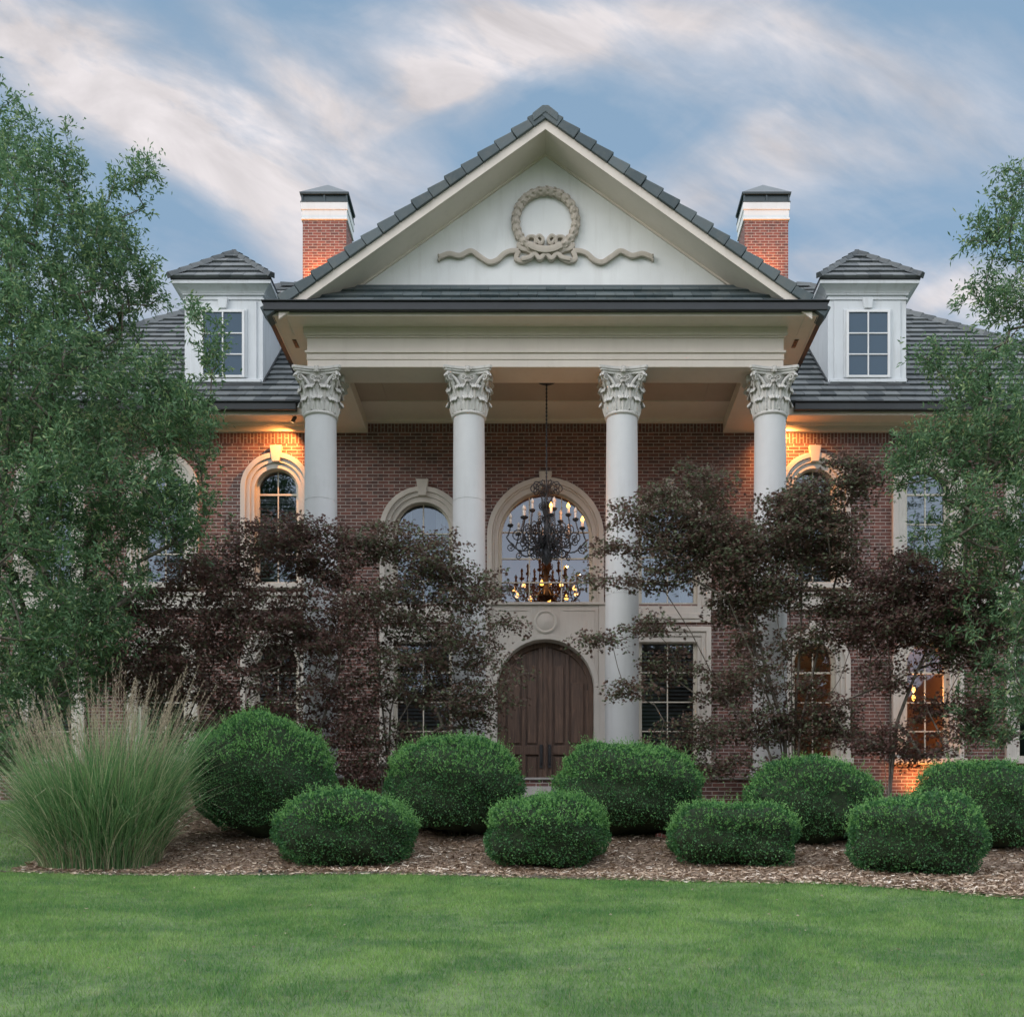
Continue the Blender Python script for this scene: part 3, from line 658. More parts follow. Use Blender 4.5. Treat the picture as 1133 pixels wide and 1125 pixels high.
half = [(486, 287), (497, 283), (509, 285), (521, 280), (531, 286), (541, 292), (550, 290), (558, 283), (566, 280), (574, 280)]
cent = [(574, 280), (571, 288), (578, 291), (585, 288), (589, 283), (584, 279), (577, 277), (574, 273), (580, 272), (588, 274)]
low = [(577, 290), (586, 288), (592, 284), (597, 289), (604, 284), (610, 289), (616, 284), (622, 288), (631, 290)]
loop1 = [(583, 271), (584, 265), (590, 264), (594, 268), (598, 272), (601, 267), (597, 263), (593, 266), (592, 272)]
for mir in (1, -1):
    for pts, wd in ((half, .080), (cent, .075), (loop1, .055)):
        P = [(603.8-mir*(603.8-x), y) for x, y in pts]; Sx = spline([(tx(x), tz(y)) for x, y in P]); mb.ribbon([(q.x, q.y) for q in Sx], wd, .085, -2.652)
mb.ribbon([(q.x, q.y) for q in spline([(tx(x), tz(y)) for x, y in low])], .07, .12, -2.652)
mb.ribbon([(q.x, q.y) for q in spline([(tx(x), tz(y)) for x, y in [(586, 275), (594, 279), (603.8, 280.5), (613, 279), (621, 275)]])], .11, .15, -2.652)
for mir in (1, -1):      # forked ends
    for dz in (-3, 3): mb.ribbon([(tx(603.8-mir*(603.8-x)), tz(y)) for x, y in [(489, 286.5), (485, 287+dz)]], .032, .085, -2.652)
mb.build('ribbon', 'relief', tym, smooth=True)

# ------------------------------------------------------------------ tile fields
def tiles(mb, O, U, Vv, rows, expo, lo, hi, tw=.31, th=.034, jit=.004, seed=1):
    """overlapping flat tiles: O eave origin, U along the eave, Vv up the slope; lo(r), hi(r) give the run of each row"""
    rnd = random.Random(seed); U = Vector(U).normalized(); Vv = Vector(Vv).normalized(); Nn = U.cross(Vv)
    if Nn.z < 0: Nn = -Nn
    for r in range(rows):
        a, b = lo(r*expo), hi(r*expo); a2, b2 = lo((r+1)*expo), hi((r+1)*expo); x = a-(.5*tw if r % 2 else 0)
        while x < b-.01:
            x0, x1 = max(x+.003, a), min(x+tw-.003, b); x += tw
            if x1-x0 < .02: continue
            y0, y1 = max(x0, a2) if a2 > a else x0, min(x1, b2) if b2 < b else x1
            if y1-y0 < .01: y0 = y1 = min(max((x0+x1)/2, a2), b2); y0 -= .004; y1 += .004
            j = rnd.uniform(-jit, jit); v0, v1 = r*expo+rnd.uniform(-.006, .006), (r+1)*expo+.02
            def q(uu, vv, nn_): return Vector(O)+U*uu+Vv*vv+Nn*nn_
            mb.hexa([q(x0, v0, .0), q(x1, v0, .0), q(y1, v1, -.03), q(y0, v1, -.03), q(x0, v0, th+.012+j), q(x1, v0, th+.012+j), q(y1, v1, .004), q(y0, v1, .004)])
RS = .87; RY0 = -.65; RZ0 = 7.56; EX = 13.05; RK = 6.5
slope_len = math.hypot(1, RS); Vv = Vector((0, 1, RS))
mb = MB(); rows = int(RK*slope_len/.33)+1
tiles(mb, (0, RY0, RZ0), (1, 0, 0), Vv, rows, .33, lambda v: -EX+min(RK, v/slope_len)+.0, lambda v: EX-min(RK, v/slope_len), seed=3)
tl = mb
mb = MB()
e0, e1 = (-EX, RY0, RZ0-.03), (EX, RY0, RZ0-.03); r0, r1 = (-EX+RK, RY0+RK, RZ0-.03+RS*RK), (EX-RK, RY0+RK, RZ0-.03+RS*RK); b0, b1 = (-EX, RY0+2*RK, RZ0-.03), (EX, RY0+2*RK, RZ0-.03)
mb.add([e0, e1, r1, r0, b0, b1], [(0, 1, 2, 3), (1, 5, 2), (5, 4, 3, 2), (4, 0, 3)]); roof = mb.build('roof', 'tile', house)
tl.build('roof_tile', 'tile', roof, kind='stuff')
mb = MB()
def caps(mb, A, B, wdt=.20, hgt=.07, L=.34):
    A, B = Vector(A), Vector(B); n = max(1, int((B-A).length/L)); t = (B-A).normalized(); sd = t.cross(Vector((0, 0, 1))).normalized(); up = sd.cross(t)
    for i in range(n):
        p, q = A+(B-A)*(i/n), A+(B-A)*((i+1)/n)+t*.03; h0, h1 = hgt+.022, hgt
        mb.add([p-sd*wdt/2-up*.03, p-sd*wdt*.28+up*h0, p+sd*wdt*.28+up*h0, p+sd*wdt/2-up*.03, q-sd*wdt/2-up*.03, q-sd*wdt*.28+up*h1, q+sd*wdt*.28+up*h1, q+sd*wdt/2-up*.03],
               [(0, 1, 2, 3), (4, 7, 6, 5), (0, 4, 5, 1), (1, 5, 6, 2), (2, 6, 7, 3), (0, 3, 7, 4)])
for a_, b_ in ((e0, r0), (e1, r1), (r0, r1), (b0, r0), (b1, r1)): caps(mb, Vector(a_)+Vector((0, 0, .04)), Vector(b_)+Vector((0, 0, .04)))
mb.build('ridge_tile', 'tile', roof)
# eaves of the main roof
for s_ in (-1, 1):
    mb = MB(); a, b = sorted((s_*4.76, s_*(EX+.1))); mb.box(a, b, RY0-.10, RY0+.02, 7.385, 7.52); mb.box(a, b, RY0-.13, RY0+.02, 7.52, 7.545)
    mb.build('eave_gutter', 'gutter', house, bevel=.01)
    mb = MB(); a, b = sorted((s_*4.13, s_*(EX))); a1, b1 = sorted((s_*4.13, s_*(HX+.06)))
    mb.box(a, b, RY0+.02, RY0+.06, 7.33, 7.50); mb.box(a, b, RY0+.06, .0, 7.40, 7.44)
    mb.box(a1, b1, -.06, -.003, 7.24, 7.399); mb.box(a1, b1, -.12, -.0601, 7.34, 7.399); mb.box(a1, b1, -.09, -.0602, 7.24, 7.28)
    mb.build('eave_frieze', 'trim', house)
# small tiled skirt at the foot of the gable
mb = MB(); pv = Vector((0, .70, .66)); L_ = pv.length; lim = lambda v: (AZ-.30-(8.06+.66*min(1, v/L_)))/SL+.06
tiles(mb, (0, -3.36, 8.06), (1, 0, 0), pv, 3, L_/3, lambda v: -lim(v), lambda v: lim(v), tw=.33, seed=8)
mb.box(-3.45, 3.45, -2.75, -2.66, 8.64, 8.70); mb.build('skirt_roof', 'rake_tile', house)

# ------------------------------------------------------------------ dormers
def dormer(X):
    yf = .20; hw = .78; zb, zt = 8.22, 10.05; m = MB(); m.box(X-hw, X+hw, yf, 3.6, zb, zt)
    d = m.build('dormer', 'dormer_paint', house, bevel=.008)
    m = MB(); m.box(X-.66, X+.66, yf-.03, yf-.001, 8.36, 9.93); m.box(X-.475, X+.475, yf-.055, yf-.03, 8.40, 9.76); m.box(X-.76, X+.76, yf-.10, yf-.002, 8.29, 8.355); m.box(X-.70, X+.70, yf-.07, yf-.003, 8.24, 8.289); m.build('dormer_casing', 'dormer_paint', d, bevel=.008)
    z0, z1 = 8.43, 9.68; fr = MB(); x0, x1 = X-.385, X+.385
    for q in ((x0-.045, x0, z0-.04, z1+.045), (x1, x1+.045, z0-.04, z1+.045), (x0, x1, z0-.04, z0), (x0, x1, z1, z1+.045), (X-.013, X+.013, z0, z1)): fr.box(q[0], q[1], yf-.095, yf-.055, q[2], q[3])
    for k in (1, 2): zz = z0+(z1-z0)*k/3; fr.box(x0, X-.013, yf-.09, yf-.055, zz-.012, zz+.012); fr.box(X+.013, x1, yf-.09, yf-.055, zz-.012, zz+.012)
    fr.build('sash', 'white_sash', d)
    g = MB(); g.box(x0, x1, yf-.070, yf-.056, z0, z1); g.build('pane', 'dormer_glass', d)
    keystone(X, 9.97, .21, .15, .21, yf+.02, parent=d, m='dormer_paint')
    m = MB()
    for o_, za, zc in ((.025, 9.96, 9.99), (.035, 10.05, 10.08), (.20, 10.195, 10.262)): m.box(X-hw-o_, X+hw+o_, yf-o_-.0, 2.9, za, zc)
    for k in range(6):
        q0, q1 = .045+.14*(k/6)**1.6, .045+.14*((k+1)/6)**1.6; za, zc = 10.08+.115*k/6, 10.08+.115*(k+1)/6
        m.hexa([(X-hw-q0, yf-q0, za), (X+hw+q0, yf-q0, za), (X+hw+q0, 2.9, za), (X-hw-q0, 2.9, za), (X-hw-q1, yf-q1, zc), (X+hw+q1, yf-q1, zc), (X+hw+q1, 2.9, zc), (X-hw-q1, 2.9, zc)])
    m.build('dormer_cornice', 'dormer_paint', d)
    r = MB(); ov = .215; ex, ey, ez = hw+ov, yf-ov-.02, 10.29; ap = 1.10; rz = ez+1.02
    tiles(r, (X, ey, ez), (1, 0, 0), (0, ex, rz-ez), 5, math.hypot(ex, rz-ez)/5, lambda v: -ex*(1-min(1, v/math.hypot(ex, rz-ez))), lambda v: ex*(1-min(1, v/math.hypot(ex, rz-ez))), tw=.24, seed=int(X*10))
    for s_ in (-1, 1): r.add([(X+s_*ex, ey, ez), (X+s_*ex, 3.5, ez), (X, 3.9, rz), (X, ey+ex, rz), ], [(0, 1, 2, 3)])
    r.add([(X-ex, ey, ez-.012), (X+ex, ey, ez-.012), (X, ey+ex, rz-.02), (X+ex, 3.5, ez-.012), (X-ex, 3.5, ez-.012)], [(0, 1, 2), (0, 4, 3, 1)])
    caps(r, (X-ex-.02, ey-.02, ez+.02), (X, ey+ex, rz+.02), .15, .045, .27); caps(r, (X+ex+.02, ey-.02, ez+.02), (X, ey+ex, rz+.02), .15, .045, .27); caps(r, (X, ey+ex, rz+.02), (X, 3.9, rz+.02), .15, .045, .27)
    r.build('dormer_roof', 'tile', d)
    e = MB(); e.box(X-ex+.0, X+ex, ey+.02, ey+.05, 10.262, 10.30); e.box(X-ex, X-ex+.03, ey+.05, 3.2, 10.262, 10.30); e.box(X+ex-.03, X+ex, ey+.05, 3.2, 10.262, 10.30); e.build('drip_edge', 'gutter', d)
    f = MB(); f.box(X-hw-.03, X+hw+.03, yf-.14, yf+.2, 8.16, 8.235)
    for s_ in (-1, 1):
        a, b = sorted((X+s_*hw, X+s_*(hw+.035))); zr = lambda y: RZ0+RS*(y-RY0)
        f.hexa([(a, yf, zr(yf)-.02), (b, yf, zr(yf)-.02), (b, 2.2, zr(2.2)-.02), (a, 2.2, zr(2.2)-.02), (a, yf, zr(yf)+.07), (b, yf, zr(yf)+.07), (b, 2.2, zr(2.2)+.07), (a, 2.2, zr(2.2)+.07)])
    f.build('flashing', 'gutter', d)
def dg(t, p, tc, out):
    p.inputs['Base Color'].default_value = (.035, .075, .115, 1); p.inputs['Roughness'].default_value = .04; p.inputs['Specular IOR Level'].default_value = .45
mat('dormer_glass', dg)
for X in (-6.40, 6.40): dormer(X)
# ------------------------------------------------------------------ chimneys
for s_ in (-1, 1):
    x0, x1 = sorted((s_*5.955, s_*4.885)); y0, y1 = 5.6, 6.50
    m = MB(); m.box(x0, x1, y0, y1, 11.8, 14.76); ch = m.build('chimney', 'chimney_brick', house)
    m = MB(); m.box(x0-.02, x1+.02, y0-.02, y1+.02, 14.761, 14.96); m.box(x0-.04, x1+.04, y0-.04, y1+.04, 14.961, 15.14); m.box(x0-.035, x1+.035, y0-.035, y1+.035, 14.72, 14.762); m.build('chimney_band', 'stucco', ch, bevel=.008)
    m = MB(); o_ = .05; m.box(x0-o_, x1+o_, y0-o_, y1+o_, 15.141, 15.16)
    for xa in (x0-.03, (x0+x1)/2-.02, x1-.01): m.box(xa, xa+.04, y0-.03, y0+.01, 15.16, 15.33); m.box(xa, xa+.04, y1-.01, y1+.03, 15.16, 15.33)
    m.box(x0-.01, x1+.01, y0+.0, y1, 15.16, 15.33); m.box(x0-.06, x1+.06, y0-.06, y1+.06, 15.33, 15.37)
    xc, yc = (x0+x1)/2, (y0+y1)/2; m.add([(x0-.07, y0-.07, 15.371), (x1+.07, y0-.07, 15.371), (x1+.07, y1+.07, 15.371), (x0-.07, y1+.07, 15.371), (xc, yc, 15.86)], [(0, 1, 4), (1, 2, 4), (2, 3, 4), (3, 0, 4), (3, 2, 1, 0)])
    m.build('chimney_cap', 'flashing', ch)

# ------------------------------------------------------------------ light fittings
def lamp_light(name, loc, energy, col, parent, radius=.03, spot=None, to=None, blend=.6):
    l = bpy.data.lights.new(name, 'SPOT' if spot else 'POINT'); l.energy = energy; l.color = col; l.shadow_soft_size = radius
    o = bpy.data.objects.new(name, l); COL.objects.link(o); o.location = loc
    if spot:
        l.spot_size = R(spot); l.spot_blend = blend; o.rotation_euler = (Vector(to)-Vector(loc)).to_track_quat('-Z', 'Y').to_euler()
    o.parent = parent; o.matrix_parent_inverse = parent.matrix_world.inverted() if parent else Matrix()
    return o
WARM = (1, .36, .09)
def spotlight(base, aim, energy, label, ang=110):
    b = Vector(base); d = (Vector(aim)-b).normalized(); m = MB()
    m.lathe([(.04, -.01), (.045, 0), (.045, .015), (.02, .02)], (0, 0, -.012), 16); m.tube([(0, 0, 0), (0, -.0, -.05)], .011, 8)
    root = m.build('spotlight', 'bronze', smooth=True, label=label, category='spotlight', group='small bronze spotlights'); root.location = b
    h = MB(); c = Vector((0, 0, -.075)); h.tube([c-d*.06, c-d*.05, c+d*.035, c+d*.06], [.022, .034, .036, .045], 14); h.build('lamp_head', 'bronze', root, smooth=True)
    g = MB(); g.tube([c+d*.058, c+d*.064], [.038, .038], 14); g.build('lens', 'lens_lit', root)
    l = bpy.data.lights.new('spot', 'SPOT'); l.energy = energy; l.color = WARM; l.spot_size = R(ang); l.spot_blend = .8; l.shadow_soft_size = .02
    o = bpy.data.objects.new('spotlight_beam', l); COL.objects.link(o); o.parent = root; o.location = c+d*.08; o.rotation_euler = d.to_track_quat('-Z', 'Y').to_euler()
    return root
spotlight((-4.86, -.46, 7.40), (-5.35, .0, 6.75), 75, 'small bronze spotlight under the eave left of the first column', 112)
spotlight((4.62, -.46, 7.40), (4.75, .0, 6.8), 75, 'small bronze spotlight under the eave behind the last column', 135)
def uplight(loc, aim, energy, label, ang=120):
    m = MB(); m.lathe([(.02, -.12), (.02, -.02), (.05, 0), (.06, .05), (.055, .08)], (0, 0, 0), 14); r = m.build('uplight', 'bronze', smooth=True, label=label, category='uplight', group='uplights washing brick'); r.location = loc
    g = MB(); g.lathe([(.0485, .078), (.0485, .084)], (0, 0, 0), 14); g.build('lens', 'lens_lit', r)
    d = (Vector(aim)-Vector(loc)).normalized()
    l = bpy.data.lights.new('spot', 'SPOT'); l.energy = energy; l.color = WARM; l.spot_size = R(ang); l.spot_blend = .8; l.shadow_soft_size = .04
    o = bpy.data.objects.new('uplight_beam', l); COL.objects.link(o); o.parent = r; o.location = (0, 0, .10); o.rotation_euler = d.to_track_quat('-Z', 'Y').to_euler()
uplight((-5.50, 5.22, 12.85), (-5.42, 5.6, 13.6), 75, 'roof uplight shining on the left chimney')
uplight((5.25, 5.22, 12.85), (5.15, 5.6, 13.6), 75, 'roof uplight shining on the right chimney')
uplight((7.35, -.42, .10), (7.35, 0, .45), 30, 'ground uplight below the lit window at the right', 140)
# chandelier under the portico ceiling
CZ = lambda py: (1000-py)/60.7+EYE
ch = empty('chandelier', (0.02, -1.75, 7.49), label='black wrought iron scroll chandelier hanging in front of the arched window', category='chandelier')
def loc(m): m.v = [(x, y, z-7.49) for x, y, z in m.v]; return m
m = MB(); m.lathe([(.16, 7.489), (.16, 7.465), (.09, 7.43), (.02, 7.42)], (0, 0, 0), 20); loc(m).build('ceiling_rose', 'iron', ch, smooth=True)
m = MB(); m.tube([(0, 0, 7.44), (0, 0, CZ(540))], .010, 8)
for k in range(26):
    z = 7.40-k*(7.40-CZ(536))/26; m.lathe([(.010, -.03), (.017, -.015), (.017, .015), (.010, .03)], (0, 0, z), 8)
loc(m).build('chain', 'iron', ch)
m = MB(); z = CZ
m.lathe([(.005, z(626)), (.025, z(624.5)), (.06, z(621.5)), (.085, z(617)), (.09, z(613)), (.065, z(608)), (.03, z(604)), (.024, z(595)), (.045, z(588)), (.05, z(584)), (.03, z(578)), (.022, z(568)), (.032, z(562)), (.022, z(554)), (.03, z(548)), (.02, z(538))], (0, 0, 0), 20)
for k in range(12):     # leaf wrapped stem and bowl
    a = k*PI/6; m.tube([(.04*math.cos(a), .04*math.sin(a), z(600)), (.15*math.cos(a), .15*math.sin(a), z(606)), (.22*math.cos(a), .22*math.sin(a), z(600)), (.24*math.cos(a), .24*math.sin(a), z(594))], [.012, .02, .015, .005], 6)
    m.tube([(.03*math.cos(a), .03*math.sin(a), z(572)), (.07*math.cos(a), .07*math.sin(a), z(565)), (.085*math.cos(a), .085*math.sin(a), z(555)), (.10*math.cos(a), .10*math.sin(a), z(548))], [.010, .014, .012, .004], 5)
for k in range(8):
    a = k*PI/4+.3; e_ = Vector((math.cos(a), math.sin(a), 0))
    for rr_, zz_, tt_ in ((.15, 616, -1), (.13, 600, 1), (.11, 575, -1), (.09, 560, 1)):
        m.tube([e_*(rr_+.07*(1-.8*i/17)*math.cos(tt_*i*.62+PI))+Vector((0, 0, z(zz_)+.07*(1-.8*i/17)*math.sin(tt_*i*.62+PI))) for i in range(18)], .0085, 5)
loc(m).build('stem', 'iron', ch, smooth=True)
def spiral(c, e, r, turns, a0, flip, n=22): # planar spiral in the plane of e and Z
    return [Vector(c)+Vector(e)*(r*(1-.82*i/(n-1))*math.cos(a0+flip*turns*2*PI*i/(n-1)))+Vector((0, 0, 1))*(r*(1-.82*i/(n-1))*math.sin(a0+flip*turns*2*PI*i/(n-1))) for i in range(n)]
m = MB()
for k in range(10):
    a = k*PI/5; e = Vector((math.cos(a), math.sin(a), 0)); m.tube([e*.03+Vector((0, 0, z(548))), e*.06+Vector((0, 0, z(540))), e*.12+Vector((0, 0, z(534)))]+spiral(e*.215+Vector((0, 0, z(541))), e, .09, 1.25, PI*.6, -1), .0105, 6)
    m.tube(spiral(e*.13+Vector((0, 0, z(545))), e, .05, 1.3, PI*.3, 1), .008, 5)
loc(m).build('crown', 'iron', ch, smooth=True)
def arm(a, rc, zc, low):
    e = Vector((math.cos(a), math.sin(a), 0)); Z = Vector((0, 0, 1)); m = MB()
    main = spline([tuple(e*.05+Z*z(592)), tuple(e*(rc*.35)+Z*(z(606)-low)), tuple(e*(rc*.75)+Z*(z(610)-low)), tuple(e*(rc*1.08)+Z*(z(598)-low*.6)), tuple(e*(rc*1.06)+Z*(zc-.20)), tuple(e*rc+Z*(zc-.06))], 7)
    m.tube(main, .0135, 6)
    m.tube(spiral(e*rc*.80+Z*(z(594)-low*.5), e, .135, 1.8, -PI/2, -1), .0105, 6); m.tube(spiral(e*rc*.50+Z*(z(588)-low*.3), e, .125, 1.7, -PI/2, 1), .0105, 6)
    m.tube(spiral(e*(rc*1.0)+Z*(z(607)-low), e, .085, 1.6, PI/2, 1), .0095, 6); m.tube(spiral(e*rc*.42+Z*(z(612)-low), e, .085, 1.6, PI/2, -1), .0095, 6)
    m.lathe([(.012, zc-.07), (.05, zc-.045), (.058, zc-.02), (.03, zc-.01), (.02, zc)], (e.x*rc, e.y*rc, 0), 12)
    A = loc(m).build('arm', 'iron', ch, smooth=True)
    c = MB(); c.lathe([(.021, zc-.005), (.024, zc+.075), (.018, zc+.09)], (e.x*rc, e.y*rc, 0), 10); loc(c).build('candle', 'candle', A, smooth=True)
    return A, e
lit = set([0, 7]); arms = []
for k in range(8):
    a = -PI/2+.12+k*PI/4; A, e = arm(a, .66, CZ(581)+.03*0, .0); arms.append((A, e, .66, CZ(581)))
for k in range(6):
    a = -PI/2+.35+k*PI/3; A, e = arm(a, .40, CZ(569), -.05); arms.append((A, e, .40, CZ(569)))
for i, (A, e, rc, zc) in enumerate(arms):
    on = i in (0, 2, 9); b = MB(); b.lathe([(.012, 0), (.030, .022), (.032, .045), (.018, .08), (.002, .105)], (e.x*rc, e.y*rc, zc+.088), 10)
    loc(b).build('bulb', 'bulb_lit' if on else 'candle', A, smooth=True)
    if on:
        l = bpy.data.lights.new('flame', 'POINT'); l.energy = 2.5; l.color = WARM; l.shadow_soft_size = .03; o = bpy.data.objects.new('bulb_light', l); COL.objects.link(o); o.parent = A; o.location = (e.x*(rc+.05), e.y*(rc+.05), zc+.16-7.49)
# foyer chandelier seen through the arched window
ch2 = empty('foyer_chandelier', (0, 1.5, 7.2), label='lit ring of amber bulbs inside the house behind the arched window', category='chandelier')
m = MB(); m.tube([(0, 0, 0), (0, 0, -2.72)], .012, 8); m.lathe([(.02, -2.2), (.06, -2.3), (.10, -2.45), (.16, -2.74), (.16, -2.80), (.10, -2.86), (.01, -2.9)], (0, 0, 0), 16); m.build('stem', 'iron', ch2, smooth=True)
for k in range(10):
    a = k*2*PI/10+.2; e = Vector((math.cos(a), math.sin(a), 0)); r_ = .66; m = MB(); m.tube([e*.08+Vector((0, 0, -2.62)), e*.25+Vector((0, 0, -2.82)), e*.5+Vector((0, 0, -2.86)), e*r_+Vector((0, 0, -2.78))], .014, 6)
    m.lathe([(.02, -2.79), (.05, -2.77), (.05, -2.755)], (e.x*r_, e.y*r_, 0), 10); A = m.build('arm', 'iron', ch2)
    b = MB(); b.lathe([(.012, -2.755), (.040, -2.72), (.042, -2.70), (.018, -2.64), (.002, -2.61)], (e.x*r_, e.y*r_, 0), 10); b.build('bulb', 'bulb_lit', A, smooth=True)
l = bpy.data.lights.new('glow', 'POINT'); l.energy = 22; l.color = WARM; l.shadow_soft_size = .3; o = bpy.data.objects.new('foyer_light', l); COL.objects.link(o); o.parent = ch2; o.location = (0, -.1, -2.55)
# pendant in the lit ground floor room
pn = empty('pendant_lamp', (7.50, .75, 3.44), label='small lit pendant lamp hanging inside the ground floor window at the right', category='lamp')
m = MB(); m.tube([(0, 0, 0), (0, 0, -1.02)], .008, 6); m.lathe([(.01, -1.0), (.05, -1.05), (.012, -1.07)], (0, 0, 0), 10); m.build('cord', 'bronze', pn)
for zz in (-1.12, -1.29): b = MB(); b.lathe([(.012, zz-.06), (.036, zz-.02), (.036, zz+.02), (.012, zz+.06)], (0, 0, 0), 12); b.build('bulb', 'bulb_lit', pn, smooth=True)
l = bpy.data.lights.new('glow', 'POINT'); l.energy = 38; l.color = WARM; l.shadow_soft_size = .08; o = bpy.data.objects.new('pendant_light', l); COL.objects.link(o); o.parent = pn; o.location = (0, .1, -1.2)
tl_ = empty('table_lamp', (5.2, 1.6, .05), label='lit table lamp inside the arched ground floor window right of the last column', category='lamp')
m = MB(); m.lathe([(.12, 0), (.12, .03), (.03, .06), (.05, .5), (.03, .9), (.02, 1.2)], (0, 0, 0), 16); m.build('lamp_base', 'bronze', tl_, smooth=True)
m = MB(); m.lathe([(.20, 1.15), (.12, 1.45)], (0, 0, 0), 20, cap=False); m.build('lamp_shade', 'candle', tl_)
l = bpy.data.lights.new('glow', 'POINT'); l.energy = 13; l.color = (1, .48, .19); l.shadow_soft_size = .05; o = bpy.data.objects.new('table_light', l); COL.objects.link(o); o.parent = tl_; o.location = (0, 0, 1.7)

# ------------------------------------------------------------------ foliage
def unit(a): return a/np.maximum(1e-9, np.linalg.norm(a, axis=1, keepdims=True))
def leafquads(P, D, L, Wd, rng, fold=.25, droop=0.):
    """diamond leaves: base point P, direction D, length L, width Wd"""
    n = len(P); D = unit(D); r = unit(rng.normal(size=(n, 3))); S_ = unit(np.cross(D, r)); Nn = np.cross(S_, D); L = L[:, None]; Wd = Wd[:, None]
    mid = P+D*L*.5; tip = P+D*L; tip[:, 2] -= (L[:, 0]*droop)
    return np.stack([P, mid+S_*Wd/2+Nn*Wd*fold, tip, mid-S_*Wd/2+Nn*Wd*fold], 1)
def quadobj(name, Q4, m, parent=None, mats=None, midx=None): return npmesh(name, Q4.reshape(-1, 3), np.arange(len(Q4)*4).reshape(-1, 4), m, parent, mats=mats, midx=midx)

def clipped_shrub(cx, cyd, zb, rx, ry, h, label, seed, flat=.0, tips=.5, lean=0):
    """rounded clipped evergreen: dense shell of small leaves over a dark twig mass"""
    rng = np.random.default_rng(seed); N = int(15000*(rx*h+.6)/1.6)
    pos = empty('clipped_shrub', (cx, cyd-DC, zb), label=label, category='shrub', group='clipped evergreen shrubs in the mulch bed')
    # direction on the sphere, favouring everything above the ground line
    d = unit(rng.normal(size=(N, 3))); d[:, 2] = np.where(d[:, 2] < -.75, -d[:, 2], d[:, 2])
    ph = rng.uniform(0, 6.28, 6)
    def rad(d):
        b = 1+.065*np.sin(5*d[:, 0]+ph[0])*np.sin(4*d[:, 1]+ph[1])+.04*np.sin(7*d[:, 2]+ph[2]+3*d[:, 0])+.022*np.sin(13*d[:, 0]+ph[3])*np.sin(12*d[:, 2]+ph[4])+.015*np.sin(23*d[:, 0]+9*d[:, 2]+ph[5])
        p = 2.28+flat; return b/((np.abs(d[:, 0])**p+np.abs(d[:, 1])**p+np.abs(d[:, 2])**p)**(1/p))
    S_ = np.array([rx, ry, h/2*1.04]); cen = np.array([0, 0, h*.49])
    rr = rad(d)*(1-np.abs(rng.normal(0, .045, N)))
    gaps = unit(rng.normal(size=(7, 3))*np.array([1, 1, .5])+np.array([0, -.9, -.1])); gw = rng.uniform(.05, .15, 7); near = (np.arccos(np.clip(d@gaps.T, -1, 1)) < gw[None]).any(1)
    kp = ~(near & (rng.random(N) < .62)); d = d[kp]; rr = rr[kp]-.05*near[kp]; N = len(d)
    P = d*rr[:, None]*S_+cen; P[:, 0] += lean*(P[:, 2]-h/2); nrm = unit(d/S_)
    D = unit(nrm*.9+rng.normal(0, .75, (N, 3))+np.array([0, 0, .25])); L = rng.uniform(.022, .042, N); Q4 = leafquads(P, D, L, L*.62, rng)
    quadobj('foliage', Q4, 'box_leaf', pos)
    # new shoots standing out, mostly on the upper side
    K = int(1700*tips*rx); dt = unit(rng.normal(size=(K*3, 3))); dt = dt[dt[:, 2] > .15][:K]; B0 = dt*(rad(dt)*.99)[:, None]*S_+cen; B0[:, 0] += lean*(B0[:, 2]-h/2)
    ln = rng.gamma(1.5, .034, len(B0)); ax = unit(dt+rng.normal(0, .3, dt.shape)+np.array([0, 0, .8])); k = 7; rep = np.repeat(np.arange(len(B0)), k); t = np.tile(np.linspace(.1, 1, k), len(B0))
    Pp = B0[rep]+ax[rep]*(ln[rep]*t)[:, None]; Dd = unit(ax[rep]*.8+rng.normal(0, .7, (len(rep), 3))); L = rng.uniform(.018, .034, len(rep)); quadobj('new_growth', leafquads(Pp, Dd, L, L*.55, rng), 'box_tip', pos)
    # inner mass
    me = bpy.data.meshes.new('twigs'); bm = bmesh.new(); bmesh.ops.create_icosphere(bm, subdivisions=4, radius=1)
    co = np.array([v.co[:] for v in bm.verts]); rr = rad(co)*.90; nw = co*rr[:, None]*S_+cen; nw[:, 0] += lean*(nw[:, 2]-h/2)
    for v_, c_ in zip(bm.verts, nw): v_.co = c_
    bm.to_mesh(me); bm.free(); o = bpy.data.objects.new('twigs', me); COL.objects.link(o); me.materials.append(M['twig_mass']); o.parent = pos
    mb = MB()
    for q in range(5):
        a = q*1.3+seed; mb.tube([(.05*math.cos(a), .05*math.sin(a), -.12), (.10*math.cos(a), .1*math.sin(a), .1), (.25*math.cos(a), .2*math.sin(a), .3)], [.025, .02, .015], 6)
    mb.build('stem', 'bark', pos)
    return pos
def shrub_px(x0, x1, yt, yb, d, label, seed, **k):
    A = PX((x0+x1)/2, yb, d); rx = (x1-x0)/2*d/F; h = (yb-yt)*d/F; zg = float(ground_z(A.x, d-DC))
    return clipped_shrub(A.x, d, min(A.z, zg+.05), rx, rx*.92, h, label, seed, **k)
shrub_px(212, 371, 797, 928, 17.3, 'largest clipped shrub, tall and round, right of the ornamental grass', 1, tips=1., lean=-.10)
shrub_px(428, 579, 818, 924, 17.4, 'rounded clipped shrub in the back row left of the front door', 2, tips=.8)
shrub_px(614, 773, 824, 928, 17.4, 'rounded clipped shrub in the back row right of the front door', 3, tips=.8)
shrub_px(826, 971, 841, 938, 17.1, 'back row clipped shrub in front of the sparse maple stems', 4, tips=.5)
shrub_px(1006, 1160, 844, 944, 16.8, 'clipped shrub at the right edge of the photo in the back row', 5, tips=.5)
shrub_px(306, 459, 877, 966, 15.75, 'low front row shrub furthest left, beside the tallest shrub', 6, flat=.3, tips=.6)
